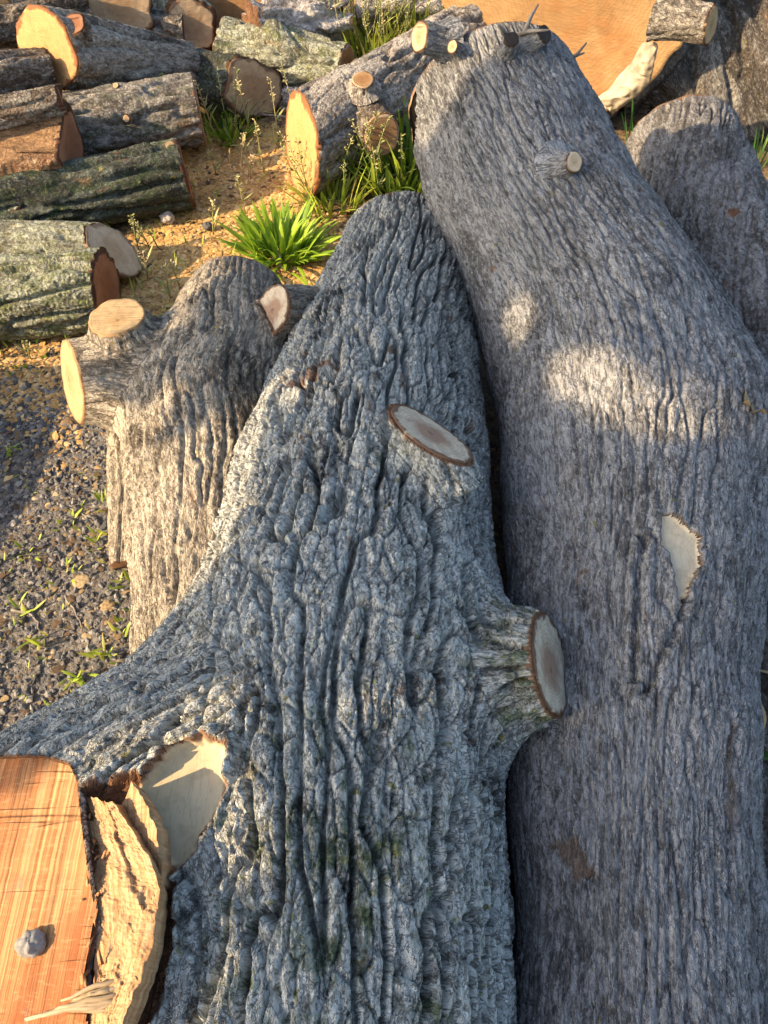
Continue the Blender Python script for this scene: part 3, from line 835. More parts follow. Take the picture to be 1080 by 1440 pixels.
def build_ground():
    def axis(lo, hi, step, far):
        c = np.arange(lo, hi, step)
        g = np.cumsum(step * 1.25 ** np.arange(1, 40)); g = g[g < far]
        return np.concatenate([(lo - g)[::-1], c, hi + g])
    xs = axis(-2.6, 2.2, 0.02, 150); ys = axis(-0.8, 5.5, 0.02, 150)
    X, Y = np.meshgrid(xs, ys, indexing='ij'); x, y = X.ravel(), Y.ravel()
    z = ground_height(x, y)
    near = (np.abs(x) < 3) & (y < 6) & (y > -1)
    z = z + np.where(near, 0.004 * pn(x * 28, y * 28, x * 0, 33) + 0.003 * pn(x * 60, y * 60, x * 0, 34), 0)
    nx, ny = len(xs), len(ys)
    i, j = np.meshgrid(np.arange(nx - 1), np.arange(ny - 1), indexing='ij'); i, j = i.ravel(), j.ravel()
    Q = np.stack([i * ny + j, (i + 1) * ny + j, (i + 1) * ny + j + 1, i * ny + j + 1], 1)
    # sawdust spill and gravel patches as ground cover amounts
    def blob(cx, cy, sx, sy): return np.exp(-(((x - cx) / sx) ** 2 + ((y - cy) / sy) ** 2))
    sd = np.maximum.reduce([blob(-0.55, 2.25, 0.42, 0.42), blob(-0.5, 2.75, 0.5, 0.35), blob(-0.15, 2.1, 0.3, 0.25), 0.8 * blob(-0.75, 1.95, 0.25, 0.2), 0.55 * blob(-1.0, 1.6, 0.35, 0.18)])
    gr = sst(1.75 - y + 0.15 * pn(x * 4, y * 4, x * 0, 35), 0.0, 0.25)
    t = NT('yard_ground')
    p = t.geo()
    A = t.attr('sawdust', 'Fac'); G = t.attr('gravel', 'Fac')
    n1 = t.noise(p, 8, 5, 0.6); n2 = t.noise(p, 60, 5, 0.65); n3 = t.noise(p, 260, 3, 0.6)
    duff = t.mix(t.ramp(n2, [(0.35, 0.0), (0.65, 1.0)]), (0.075, 0.052, 0.03), (0.23, 0.16, 0.085))
    duff = t.mix(t.ramp(n1, [(0.45, 0.0), (0.7, 0.6)]), duff, (0.22, 0.15, 0.08))
    vor = t.voro(p, 95, 'F1', 'Color')
    vs = t.sep(vor)
    grav = t.ramp(vs[0], [(0.0, (0.06, 0.06, 0.062)), (0.5, (0.14, 0.137, 0.134)), (0.9, (0.22, 0.2, 0.18)), (1.0, (0.35, 0.3, 0.24))])
    grav = t.mix(t.ramp(n2, [(0.4, 0.0), (0.62, 0.9)]), grav, (0.17, 0.14, 0.10))
    c = t.mix(G, duff, grav)
    dust = t.mix(t.ramp(n3, [(0.3, 0.0), (0.7, 1.0)]), (0.46, 0.255, 0.075), (0.76, 0.48, 0.18))
    dust = t.mix(t.ramp(n2, [(0.5, 0.0), (0.75, 0.6)]), dust, (0.33, 0.2, 0.08))
    sf = t.ramp(t.math('ADD', A, t.math('MULTIPLY', t.math('SUBTRACT', n2, 0.5), 0.9)), [(0.38, 0.0), (0.58, 1.0)])
    c = t.mix(sf, c, dust)
    vd = t.voro(p, 95)
    h = t.math('ADD', t.math('MULTIPLY', n2, 0.8), t.math('ADD', t.math('MULTIPLY', n3, 0.5), t.math('MULTIPLY', t.math('SUBTRACT', 1.0, vd), 0.5)))
    mat = t.fin(c, 0.95, t.bump(h, 0.9, 0.008), 0.1)
    o = np_mesh('ground', np.stack([x, y, z], 1), Q, mat, None, {'sawdust': sd, 'gravel': gr}, origin=(0, 0, 0))
    o['kind'] = 'structure'


build_ground()
gz = lambda x, y: float(ground_height(np.array([x], f32), np.array([y], f32))[0])

# ------------------------------------------------------------------ the pale furrowed log in the middle
A_rows = [(0.070, 1.93, 0.245, 0.185), (0.062, 1.80, 0.255, 0.205), (0.042, 1.66, 0.265, 0.218), (0.0, 1.413, 0.275, 0.238), (-0.03, 1.171, 0.28, 0.268), (-0.045, 0.963, 0.28, 0.285), (-0.065, 0.781, 0.28, 0.295),
          (-0.085, 0.62, 0.28, 0.305), (-0.095, 0.479, 0.28, 0.305), (-0.095, 0.238, 0.28, 0.295), (-0.094, 0.007, 0.28, 0.285), (-0.09, -0.4, 0.28, 0.28)]
A0 = Limb(A_rows).cut((0.07, 1.915, 0.245), (0.1, 1, 0.12)).cut((-0.09, -0.38, 0.28), (0, -1, 0))
face_c = np.array((-0.553, 0.13, 0.505)); face_n = np.array((-0.25, -0.07, 0.96)); face_n /= np.linalg.norm(face_n)
A1 = Limb([(-0.06, 0.54, 0.27, 0.28), (-0.36, 0.33, 0.26, 0.30), (-0.53, 0.12, 0.255, 0.34), (-0.46, -0.12, 0.26, 0.36), (-0.41, -0.46, 0.26, 0.37)]).cut((-0.5, -0.42, 0.27), (0, -1, 0))
s2_c = at(770, 943, 0.478); s2_n = np.array((0.85, -0.10, 0.52)); s2_n /= np.linalg.norm(s2_n)
A2 = Limb([tuple(at(625, 915, 0.38)) + (0.155,), tuple(at(700, 935, 0.41)) + (0.10,), tuple(s2_c + np.array([0.05, 0, 0.02])) + (0.078,)]).cut(s2_c, s2_n)
s1_c = at(604, 612, 0.583); s1_n = np.array((0.34, 0.28, 0.90)); s1_n /= np.linalg.norm(s1_n)
A3 = Limb([tuple(s1_c + np.array([0.05, -0.075, -0.075])) + (0.058,), tuple(s1_c + np.array([0.0, 0.0, 0.0])) + (0.052,), tuple(s1_c + np.array([-0.07, 0.11, 0.085])) + (0.048,)]).cut(s1_c, s1_n)
Abody = LogBody([A0, A1, A2, A3], [0.10, 0.11, 0.05], (-1.02, -0.45, 0.03), (0.36, 2.0, 0.70))
notch_poly = [at(x, y, .52)[:2] for x, y in ((-700, 1050), (-60, 1064), (70, 1072), (112, 1088), (124, 1112), (140, 1240), (150, 1330), (152, 1500), (140, 1900), (-700, 1900))]
Abody.cut_notch(face_c, face_n, notch_poly)
patch_poly = xy([(243, 1046), (285, 1036), (318, 1052), (314, 1105), (292, 1168), (262, 1205), (238, 1232), (222, 1200), (205, 1150), (188, 1108), (212, 1080)], 0.555)
tear_poly = xy([(196, 1092), (224, 1140), (240, 1240), (240, 1330), (212, 1400), (190, 1470), (118, 1470), (128, 1330), (118, 1200), (112, 1118), (150, 1104)], 0.545)


def a_bark(q, i):
    return bark_height(q, (31, 29, 28, 28)[i], 0.18, (0.017, 0.016, 0.014, 0.011)[i], 40 + i, cross=1.3, rough=0.9, flat=0.18, slit=0.105, gouge=1.9)


def a_extra(V, n, disp, at_, w):
    P = V[:, :2].astype(float)
    wob = 0.006 * pn(V[:, 0] * 45, V[:, 1] * 45, V[:, 2] * 0, 50) + 0.003 * pn(V[:, 0] * 130, V[:, 1] * 130, V[:, 2] * 0, 51)
    top = (n[:, 2] > 0.15)
    d = np.where(top, poly_sd(P, patch_poly) + wob, 1)
    d2 = np.where(top, poly_sd(P, tear_poly) + wob, 1)
    off = Abody.cap(V) < -0.006; d = np.where(off, d, 1); d2 = np.where(off, d2, 1)
    in1 = 1 - sst(d, -0.011, 0.002); in2 = 1 - sst(d2, -0.004, 0.001)
    at_['peel'] = in1.astype(f32); at_['tear'] = in2.astype(f32)
    lip = np.exp(-((np.minimum(d, d2) - 0.006) / 0.008) ** 2) * (np.minimum(d, d2) > 0)
    disp = disp * (1 - 0.0 * in1) + 0.010 * lip
    deep = -0.026 + 0.003 * pn(V[:, 0] * 12, V[:, 1] * 12, V[:, 2] * 12, 52)
    disp = disp * (1 - in1) + deep * in1
    rough = -0.020 + 0.010 * pn(V[:, 0] * 60, V[:, 1] * 20, V[:, 2] * 60, 53)
    disp = disp * (1 - in2 * (1 - in1)) + rough * in2 * (1 - in1)
    edge = np.maximum(sst(-np.minimum(d, d2), -0.005, -0.0005), 0)
    at_['cut'] = np.maximum(at_['cut'], edge.astype(f32))
    for (qx, qy, qz, sx, sy) in ((445, 528, .52, .075, .035), (415, 545, .50, .05, .03), (610, 640, .53, .03, .02), (548, 500, .54, .018, .03)):     # bark rubbed down to the red-brown layer
        c_ = at(qx, qy, qz); sc_ = np.exp(-((P[:, 0] - c_[0]) / sx) ** 2 - ((P[:, 1] - c_[1]) / sy) ** 2) + .55 * pn(V[:, 0] * 38, V[:, 1] * 38, V[:, 2] * 38, 54)
        m_ = sst(sc_, .62, .82) * top
        at_['cut'] = np.maximum(at_['cut'], (.8 * m_).astype(f32)); disp = disp - .004 * m_
    ms = 0.42 * np.exp(-((P[:, 0] + 0.06) / 0.22) ** 2) * (1 - sst(V[:, 1], 0.2, 0.7)) + 0.4 * w[:, 2] + 0.25 * np.exp(-((P[:, 0] + 0.02) / 0.12) ** 2 - ((P[:, 1] - 0.85) / 0.2) ** 2)
    at_['moss'] = ms.astype(f32)
    return disp


def sawn_floor():
    """wood face on the floor of the notch: a plate lying just proud of it, rough from the saw"""
    xs = np.arange(-1.05, -0.25, 0.003); ys = np.arange(-0.44, 0.42, 0.004)
    X, Y = np.meshgrid(xs, ys, indexing='ij'); x, y = X.ravel(), Y.ravel()
    z0 = face_c[2] - (face_n[0] * (x - face_c[0]) + face_n[1] * (y - face_c[1])) / face_n[2]
    d = poly_sd(np.stack([x, y], 1), notch_poly)
    body0 = smin(A0.sd(np.stack([x, y, z0 - .006], 1).astype(f32)), A1.sd(np.stack([x, y, z0 - .006], 1).astype(f32)), f32(.1))
    z = z0 + .005 + .0025 * pn(x * 14, y * 3, x * 0, 57) + .0012 * pn(x * 120, y * 5, x * 0, 58) + .002 * pn(x * 9, y * 60, x * 0, 59)
    ok = ((d < .006) & (body0 < -.004)).reshape(X.shape)
    i, j = np.meshgrid(np.arange(len(xs) - 1), np.arange(len(ys) - 1), indexing='ij')
    sel = ok[:-1, :-1] & ok[1:, :-1] & ok[:-1, 1:] & ok[1:, 1:]
    i, j = i[sel], j[sel]; m = len(ys)
    Q = np.stack([i * m + j, (i + 1) * m + j, (i + 1) * m + j + 1, i * m + j + 1], 1)
    v, f, a = extract(np.stack([x, y, z], 1), Q, np.ones(len(Q), bool), {'ring': np.stack([x, y, 0 * x], 1)})
    np_mesh('sawn_face', v, f, M['sawn'], A, a)


A = thing('furrowed_log', 'big pale furrowed log in the middle with an orange sawn flare and cream peeled patch', 'log', (-0.05, 0.8, 0))
V, Q, at_, dom, nrm = build_body(Abody, 0.0025, a_bark, 0.014, 4.5, 41, a_extra)
fl = np.where(dom[Q] == 2, 1, 0).sum(1) >= 3
fl3 = np.where(dom[Q] == 3, 1, 0).sum(1) >= 3
pk = at_['peel'][Q].min(1) > 0.02
for sel, nm, mt in ((~fl & ~fl3 & ~pk, 'bark', M['bark_center']), (pk, 'peeled_patch', M['peel'])):
    v, f, a = extract(V, Q, sel, at_); np_mesh(nm, v, f, mt, A, a)
v, f, a = extract(V, Q, fl & ~pk, at_); st_big = np_mesh('branch_stub', v, f, M['bark_center'], A, a)
v, f, a = extract(V, Q, fl3 & ~pk, at_); st_flat = np_mesh('branch_stub', v, f, M['bark_center'], A, a)
sawn_floor()
cut_face('cut_face', Abody, s2_c, s2_n, M['wood_heart'], st_big, 0.16, 5, 0.004, 0.90, 0.004)
cut_face('cut_face', Abody, s1_c, s1_n, M['wood_heart'], st_flat, 0.2, 6, 0.003, 0.92, 0.004)


def splinter_ridge():
    """torn ridge of wood left standing between the sawn face and the peeled patch"""
    # stations from the far tip to the near end: left foot, crest, right foot  (x, y, z)
    fl = lambda x, y: float(face_c[2] - (face_n[0] * (at(x, y, .52)[0] - face_c[0]) + face_n[1] * (at(x, y, .52)[1] - face_c[1])) / face_n[2])
    rowsS = [(112, 1116, 160, 1130, 188), (118, 1160, 190, 1172, 208), (124, 1200, 216, 1212, 228), (128, 1240, 224, 1250, 236), (132, 1290, 220, 1296, 234), (134, 1335, 212, 1340, 228), (132, 1380, 196, 1384, 214), (124, 1425, 176, 1428, 196), (116, 1470, 160, 1470, 178)]
    G = np.array([[at(l, y, fl(l, y) - .004), at(c, y2, .592), at(r, y2 + 4, .535)] for l, y, c, y2, r in rowsS])
    S = np.linspace(0, len(rowsS) - 1, 170); Uq = np.concatenate([np.linspace(0, .8, 46), np.linspace(.82, 1, 8)])
    V = []
    for q_ in S:
        i = min(int(q_), len(rowsS) - 2); w = q_ - i
        l, c, r = G[i] * (1 - w) + G[i + 1] * w
        for u in Uq:
            V.append(l + (c - l) * (u / .8) if u <= .8 else c + (r - c) * ((u - .8) / .2))
    V = np.array(V); SS = np.repeat(S, len(Uq)); UU = np.tile(Uq, len(S))
    e = np.clip(UU / .12, 0, 1) * np.clip((1 - UU) / .15, 0, 1)
    cell = worley(SS * 1.1, UU * 3.4, SS * 0, 61)
    stepn = (cell[2] % 11) / 11.0 - .5
    V[:, 2] += e * (.007 * stepn + .005 * pn(SS * 1.3, UU * 4, SS * 0, 62) + .0014 * pn(SS * 9, UU * 24, SS * 0, 63) + .002 * pn(SS * 30, UU * 50, SS * 0, 66))
    V[:, 0] += .003 * pn(SS * 3.5, UU * 2, SS * 0, 64) * (1 - np.abs(UU - .5)); V[:, 1] += .004 * pn(SS * 2, UU * 9, SS * 0, 65)
    n, m = len(S), len(Uq)
    i, j = np.meshgrid(np.arange(n - 1), np.arange(m - 1), indexing='ij'); i, j = i.ravel(), j.ravel()
    np_mesh('splintered_ridge', V, np.stack([i * m + j, (i + 1) * m + j, (i + 1) * m + j + 1, i * m + j + 1], 1), M['splinter'], A, {'ring': np.stack([UU * .08, SS * .045, 0 * SS], 1)})
    # a flat shard standing at the far tip of the ridge
    tip = [(184, 1098, .590), (203, 1128, .598), (222, 1168, .594), (227, 1215, .575), (226, 1246, .556), (196, 1222, .556), (166, 1182, .548), (168, 1140, .560)]
    P = np.array([at(*p) for p in tip]); c = P.mean(0); nt_ = 96; V = []
    ang = np.linspace(0, len(tip), nt_, endpoint=False); O = np.array([P[int(a_) % 8] * (1 - a_ % 1) + P[(int(a_) + 1) % 8] * (a_ % 1) for a_ in ang])
    O += (.0035 * pn(ang * 3, ang * 0, ang * 0, 67))[:, None] * np.array([1, .6, .3])
    R_ = []
    for k, r in enumerate(np.linspace(.02, 1, 18)):
        X = c + (O - c) * r; X[:, 2] += .004 * pn(X[:, 0] * 160, X[:, 1] * 22, X[:, 0] * 0, 68) + .002 * pn(X[:, 0] * 70, X[:, 1] * 90, X[:, 0] * 0, 69)
        V += list(X); R_ += list(np.stack([X[:, 0], X[:, 1], X[:, 0] * 0], 1))
    X = O.copy(); X[:, 2] -= .05; X[:, 0] += .004; V += list(X); R_ += list(np.stack([X[:, 0], X[:, 1], X[:, 0] * 0], 1))
    k = np.arange(nt_); k2 = (k + 1) % nt_
    Qs = np.concatenate([np.stack([a_ * nt_ + k, (a_ + 1) * nt_ + k, (a_ + 1) * nt_ + k2, a_ * nt_ + k2], 1) for a_ in range(18)])
    np_mesh('wood_shard', np.array(V), Qs[:, ::-1], M['splinter'], A, {'ring': np.array(R_)})
    for kk in range(22):                     # torn fibres along the broken edge
        y = random.uniform(1120, 1440); px = 130 + random.uniform(-10, 14) - 20 * max(0, (1180 - y) / 80)
        b_ = at(px, y, fl(px, y) + .004); d = np.array([random.uniform(-.012, .010), random.uniform(-.03, .03), random.uniform(.002, .010)]) * .7
        mb = MB(); wv = np.cross(d, [0, 0, 1.0]); wv /= np.linalg.norm(wv); wd = random.uniform(.0015, .005)
        q0, q1, q2 = b_, b_ + d * .55 + np.array([0, 0, .004]), b_ + d
        th3 = np.array([0, 0, -.002])
        mb.add([q0 - wv * wd, q0 + wv * wd, q1 + wv * wd * .7, q1 - wv * wd * .7, q2, q0 + th3 * 2, q1 + th3], [(0, 1, 2, 3), (3, 2, 4), (5, 0, 3, 6), (1, 5, 6, 2), (6, 3, 4), (2, 6, 4)], random.random())
        mb.build('torn_fibre', M['fibre'], A)
    mb = MB()                                # long sliver: a bundle of fibres of unequal length
    line = np.array([at(36, 1434, .552), at(80, 1419, .562), at(118, 1407, .568), at(155, 1400, .568), at(192, 1390, .556)])
    for kk in range(16):
        t0 = random.choice((0, random.uniform(.1, .5), random.uniform(.2, .6))); t1 = random.uniform(.8, 1)
        ts = np.linspace(t0, t1, 9); pp = []
        off = np.array([random.gauss(0, .003), random.gauss(0, .0055), random.gauss(0, .003)])
        for t_ in ts:
            f_ = t_ * 4; a_ = min(int(f_), 3); p = line[a_] * (1 - f_ + a_) + line[a_ + 1] * (f_ - a_)
            pp.append(p + off * min(1, t_ * 1.5) + np.array([random.gauss(0, .0008), random.gauss(0, .0008), random.gauss(0, .0008)]))
        tube(mb, pp, [.0006 + .0026 * math.sin(math.pi * min(1, (k_ + .3) / 9)) ** .7 for k_ in range(9)], 6, random.random())
    mb.build('wood_sliver', M['sliver'], A)
splinter_ridge()

# ------------------------------------------------------------------ the fine-barked log right of it
B_rows = rows([(690, 122, 150, 0.615), (712, 126, 200, 0.57), (752, 138, 300, 0.49), (806, 150, 400, 0.43), (860, 168, 500, 0.36), (890, 188, 600, 0.33), (892, 186, 700, 0.31), (895, 180, 800, 0.295), (888, 172, 900, 0.28),
              (886, 166, 1000, 0.27), (888, 166, 1200, 0.26), (888, 174, 1440, 0.25)])
B_rows.append((B_rows[-1][0] - 0.02, -0.4, 0.24, 0.2))
bn = np.array((-0.12, 1, 0.2))
B0 = Limb(B_rows).cut(np.array(B_rows[0][:3]) + np.array((0, -0.004, 0)), bn).cut((0.3, -0.38, 0.2), (0, -1, 0))
B1 = Limb([tuple(at(930, 620, 0.34)) + (0.16,), tuple(at(1040, 625, 0.38)) + (0.115,), tuple(at(1190, 640, 0.42)) + (0.105,)]).cut(at(1180, 640, 0.42), (1, 0.02, 0.1))
Bbody = LogBody([B0, B1], [0.12], (0.08, -0.45, 0.03), (1.25, 2.5, 0.95))
bare_poly = xy([(928, 726), (946, 728), (962, 742), (986, 756), (988, 790), (976, 806), (968, 846), (960, 842), (952, 800), (940, 772), (930, 765)], 0.54)
scuff_poly = xy([(784, 1176), (815, 1172), (832, 1200), (838, 1228), (815, 1232), (795, 1205)], 0.44)
strip_poly = xy([(1008, 1015), (1022, 1020), (1020, 1090), (1034, 1130), (1028, 1180), (1016, 1165), (1016, 1110)], 0.42)
crack_line = [at(*p, 0.53)[:2] for p in ((905, 760), (900, 800), (905, 850), (902, 900), (905, 940))]
crack_line2 = [at(*p, 0.52)[:2] for p in ((966, 842), (952, 880), (935, 915), (925, 950), (912, 962))]


def line_sd(P, L):
    d = np.full(len(P), 1e9)
    for a, b in zip(L[:-1], L[1:]):
        ab = b - a; t = np.clip(((P - a) @ ab) / (ab @ ab), 0, 1); d = np.minimum(d, np.linalg.norm(P - a - t[:, None] * ab, axis=1))
    return d


def b_bark(q, i):
    return bark_height(q, (50, 48)[i], 0.15, 0.0066, 70 + i, cross=1.0, flat=0.3, slit=0.11, gouge=1.1)


def b_extra(V, n, disp, at_, w):
    P = V[:, :2].astype(float)
    wob = 0.004 * pn(V[:, 0] * 60, V[:, 1] * 60, V[:, 2] * 0, 80) + 0.002 * pn(V[:, 0] * 160, V[:, 1] * 160, V[:, 2] * 0, 81)
    top = n[:, 2] > 0.1
    d = np.where(top, poly_sd(P, bare_poly) + wob, 1); i1 = 1 - sst(d, -0.003, 0.001)
    at_['peel'] = i1.astype(f32)
    disp = disp * (1 - i1) - 0.009 * i1 + 0.003 * np.exp(-((d - 0.006) / 0.006) ** 2)
    for L_ in (crack_line, crack_line2):
        ld = np.where(top, line_sd(P, L_) + wob * 1.5, 1)
        disp = disp - 0.012 * np.exp(-(ld / 0.0045) ** 2) + 0.006 * np.exp(-((ld - 0.012) / 0.008) ** 2)
    sc = np.where(top, np.minimum(poly_sd(P, scuff_poly), poly_sd(P, strip_poly)) + wob * 2, 1); i2 = 1 - sst(sc, -0.006, 0.004)
    at_['scuff'] = i2.astype(f32)
    disp = disp * (1 - 0.7 * i2) - 0.004 * i2
    at_['cut'] = np.maximum(at_['cut'], np.maximum(0.75 * i2, sst(-d, -0.0025, 0.0005)).astype(f32))
    # whorl where the limb leaves the trunk
    c = at(850, 520, 0.55)[:2]; dd = np.hypot(P[:, 0] - c[0], P[:, 1] - c[1])
    disp = disp + 0.016 * np.exp(-(dd / 0.09) ** 2) * top + 0.004 * np.sin(dd * 150 + 4 * pn(V[:, 0] * 9, V[:, 1] * 9, V[:, 2] * 9, 84)) * np.exp(-(dd / 0.13) ** 2) * top
    at_['moss'] = (0.0 * P[:, 0]).astype(f32)
    return disp


B = thing('smooth_log', 'long fine-barked grey log with raised far end and a small bare wood scar', 'log', (0.55, 1.0, 0))
V, Q, at_, dom, nrm = build_body(Bbody, 0.0026, b_bark, 0.016, 4.0, 71, b_extra)
pk = at_['peel'][Q].min(1) > 0.02
v, f, a = extract(V, Q, ~pk, at_); np_mesh('bark', v, f, M['bark_right'], B, a)
v, f, a = extract(V, Q, pk, at_); np_mesh('bare_scar', v, f, M['peel_grey'], B, a)
cut_face('cut_face', Bbody, np.array(B_rows[0][:3]) + np.array((0, -0.004, 0)), bn, M['wood_tan'], B, 0.4, 8)


cut_face('limb_face', Bbody, at(1180, 640, 0.42), (1, 0.02, 0.1), M['wood_tan'], B, 0.2, 18)


def surf(body, p, d=(0, 0, 1), far=0.6):
    """drop a point on to a body along -d"""
    d = np.array(d, float); d /= np.linalg.norm(d)
    ts = np.linspace(far, -far, 900); P = np.array(p, float) + ts[:, None] * d
    v = body.f(P.astype(f32)); k = np.argmax(v < 0)
    return P[k]


def ray_hit(body, px, py):
    r = FW + np.array([1, 0, 0]) * (px - 540) / FPX + UP * (720 - py) / FPX
    ts = np.linspace(0.5, 4.5, 3000); P = np.array([0, 0, CAM_H]) + ts[:, None] * r
    v = body.f(P.astype(f32)); k = np.argmax(v < 0) if (v < 0).any() else np.argmin(v)
    return P[k]


for (px, py, d, ln, r, fm, sd, fl_) in ((625, 58, (-0.62, -0.35, 0.25), 0.07, 0.033, 'wood_tan', 1, 1.6), (648, 74, (-0.5, -0.5, 0.5), 0.035, 0.015, 'wood_tan', 2, 2.2), (713, 76, (0.02, -0.55, 0.85), 0.05, 0.018, None, 3, 1.4),
                                      (790, 234, (0.35, -0.62, 0.55), 0.042, 0.022, 'wood_pale', 4, 2.6), (742, 64, (0.4, -0.4, 0.5), 0.05, 0.02, None, 5, 1.5)):
    c = ray_hit(Bbody, px, py); d = np.array(d)
    o = stub(B, c - d * 0.02, d, ln + 0.02, r, M['bark_right'], M[fm] if fm else M['dark_hollow'], sd, fl_)
for (a, pts) in ((1, [(760, 98), (790, 88), (822, 74)]), (2, [(800, 85), (812, 76), (825, 60)]), (3, [(778, 100), (806, 112), (814, 130)]), (4, [(738, 45), (746, 24), (757, 6)]), (5, [(712, 50), (706, 40), (700, 34)]), (6, [(730, 48), (745, 44), (772, 42)])):
    z0 = {1: 0.72, 2: 0.74, 3: 0.70, 4: 0.83, 5: 0.83, 6: 0.83}[a]
    P = [at(x, y, z0 + 0.02 * i) for i, (x, y) in enumerate(pts)]
    mb = MB(); tube(mb, P, [0.006, 0.0045, 0.002], 6, 0.5)
    mb.build('dead_twig', M['dead_twig'], B)

# ------------------------------------------------------------------ the shorter log at the far right
C_rows = rows([(955, 78, 205, 0.30), (985, 82, 300, 0.28), (1022, 90, 400, 0.26), (1072, 100, 500, 0.24), (1125, 105, 600, 0.22)])
C0 = Limb(C_rows); ca = np.array(C_rows[0][:3]); cdir = ca - np.array(C_rows[1][:3]); cdir /= np.linalg.norm(cdir)
C0.cut(ca, cdir + np.array((0, 0, 0.15))).cut(np.array(C_rows[-1][:3]), -cdir)
Cbody = LogBody([C0], [], (0.5, 0.9, -0.08), (1.5, 2.9, 0.65))
Cl = thing('grey_log', 'short leaning grey log behind the fine-barked one, with a small orange chip mark', 'log', (0.97, 1.8, 0))
chip = ray_hit(Cbody, 1031, 297)
def c_bark(q, i): return bark_height(q, 46, 0.14, 0.0075, 90, cross=0.8, twist=0.35, flat=0.3, gouge=1.1)
def c_extra(V, n, disp, at_, w):
    d = np.linalg.norm(V - chip.astype(f32), axis=1) + 0.008 * pn(V[:, 0] * 60, V[:, 1] * 60, V[:, 2] * 60, 91)
    i = 1 - sst(d, 0.012, 0.02); at_['cut'] = np.maximum(at_['cut'], i).astype(f32)
    fold = np.exp(-((at_['q'][:, 2] - 0.33 - 0.04 * pn(V[:, 0] * 8, V[:, 1] * 8, V[:, 2] * 8, 92)) / 0.014) ** 2)
    return disp * (1 - 0.5 * i) - 0.008 * fold - 0.003 * i
V, Q, at_, dom, nrm = build_body(Cbody, 0.0038, c_bark, 0.014, 4.0, 93, c_extra)
np_mesh('bark', V, Q, M['bark_far_right'], Cl, at_)
cut_face('cut_face', Cbody, np.array(C_rows[-1][:3]), -cdir, M['wood_tan'], Cl, 0.4, 19)
cut_face('cut_face', Cbody, ca, cdir + np.array((0, 0, 0.15)), M['wood_tan'], Cl, 0.4, 9)

# ------------------------------------------------------------------ the forked log on the left
D_rows = rows([(335, 62, 408, 0.27), (333, 82, 450, 0.26), (330, 105, 520, 0.25), (305, 128, 600, 0.235), (308, 124, 700, 0.22), (306, 118, 800, 0.21), (296, 110, 900, 0.205), (280, 100, 1020, 0.20), (270, 95, 1120, 0.2)])
D0 = Limb(D_rows).cut(D_rows[0][:3], (0.0, 1, 0.15)).cut(D_rows[-1][:3], (0, -1, 0))
f1 = at(99, 533, 0.31); f1n = np.array((-0.86, -0.47, 0.32)); f1n /= np.linalg.norm(f1n)
D1 = Limb([tuple(at(330, 505, 0.24)) + (0.14,), tuple(at(230, 532, 0.30)) + (0.118,), tuple(at(150, 536, 0.31)) + (0.108,), tuple(at(60, 540, 0.315)) + (0.098,)]).cut(f1, f1n)
f2 = at(166, 452, 0.452); f2n = np.array((-0.08, 0.02, 1.0)); f2n /= np.linalg.norm(f2n)
D2 = Limb([tuple(at(215, 530, 0.28)) + (0.10,), tuple(at(188, 492, 0.36)) + (0.078,), tuple(at(160, 440, 0.46)) + (0.063,)]).cut(f2, f2n)
f3 = at(386, 436, 0.445); f3n = np.array((-0.66, -0.40, 0.62)); f3n /= np.linalg.norm(f3n)
D3 = Limb([tuple(at(480, 440, 0.27)) + (0.075,), tuple(at(430, 442, 0.37)) + (0.062,), tuple(at(368, 432, 0.475)) + (0.056,)]).cut(f3, f3n)
Dbody = LogBody([D0, D1, D2, D3], [0.09, 0.05, 0.04], (-0.95, 0.38, -0.08), (0.05, 1.9, 0.56))
def d_bark(q, i): return bark_height(q, (38, 36, 36, 36)[i], 0.12, (0.0095, 0.0085, 0.007, 0.007)[i], 100 + i, cross=0.8, flat=0.3, gouge=1.1)
Dl = thing('forked_log', 'forked log on the left with two pale sawn branch ends, half in sun', 'log', (-0.42, 1.1, 0))
V, Q, at_, dom, nrm = build_body(Dbody, 0.0036, d_bark, 0.012, 5.0, 101)
cnt = [(dom[Q] == k).sum(1) >= 3 for k in range(4)]
v, f, a = extract(V, Q, ~(cnt[1] | cnt[2] | cnt[3]), at_); np_mesh('bark', v, f, M['bark_left'], Dl, a)
ds = []
for k in (1, 2, 3):
    v, f, a = extract(V, Q, cnt[k], at_); ds.append(np_mesh('branch_stub', v, f, M['bark_left'], Dl, a))
cut_face('cut_face', Dbody, f1, f1n, M['wood_cream'], ds[0], 0.2, 11)
cut_face('cut_face', Dbody, f2, f2n, M['wood_cream'], ds[1], 0.16, 12)
cut_face('cut_face', Dbody, f3, f3n, M['wood_heart'], ds[2], 0.14, 13, cover=0.95)
cut_face('cut_face', Dbody, D_rows[0][:3], (0.0, 1, 0.15), M['wood_pale'], Dl, 0.3, 14)
stp = log('bark_slab', 'strip of bark leaning under the left side of the forked log', at(178, 795, 0.04), at(184, 600, 0.15), 0.040, 0.055, M['bark_left'], nth=70, nt=120, bark=(40, 0.18, 0.007), seed=130, lump=0.008, cat='bark')

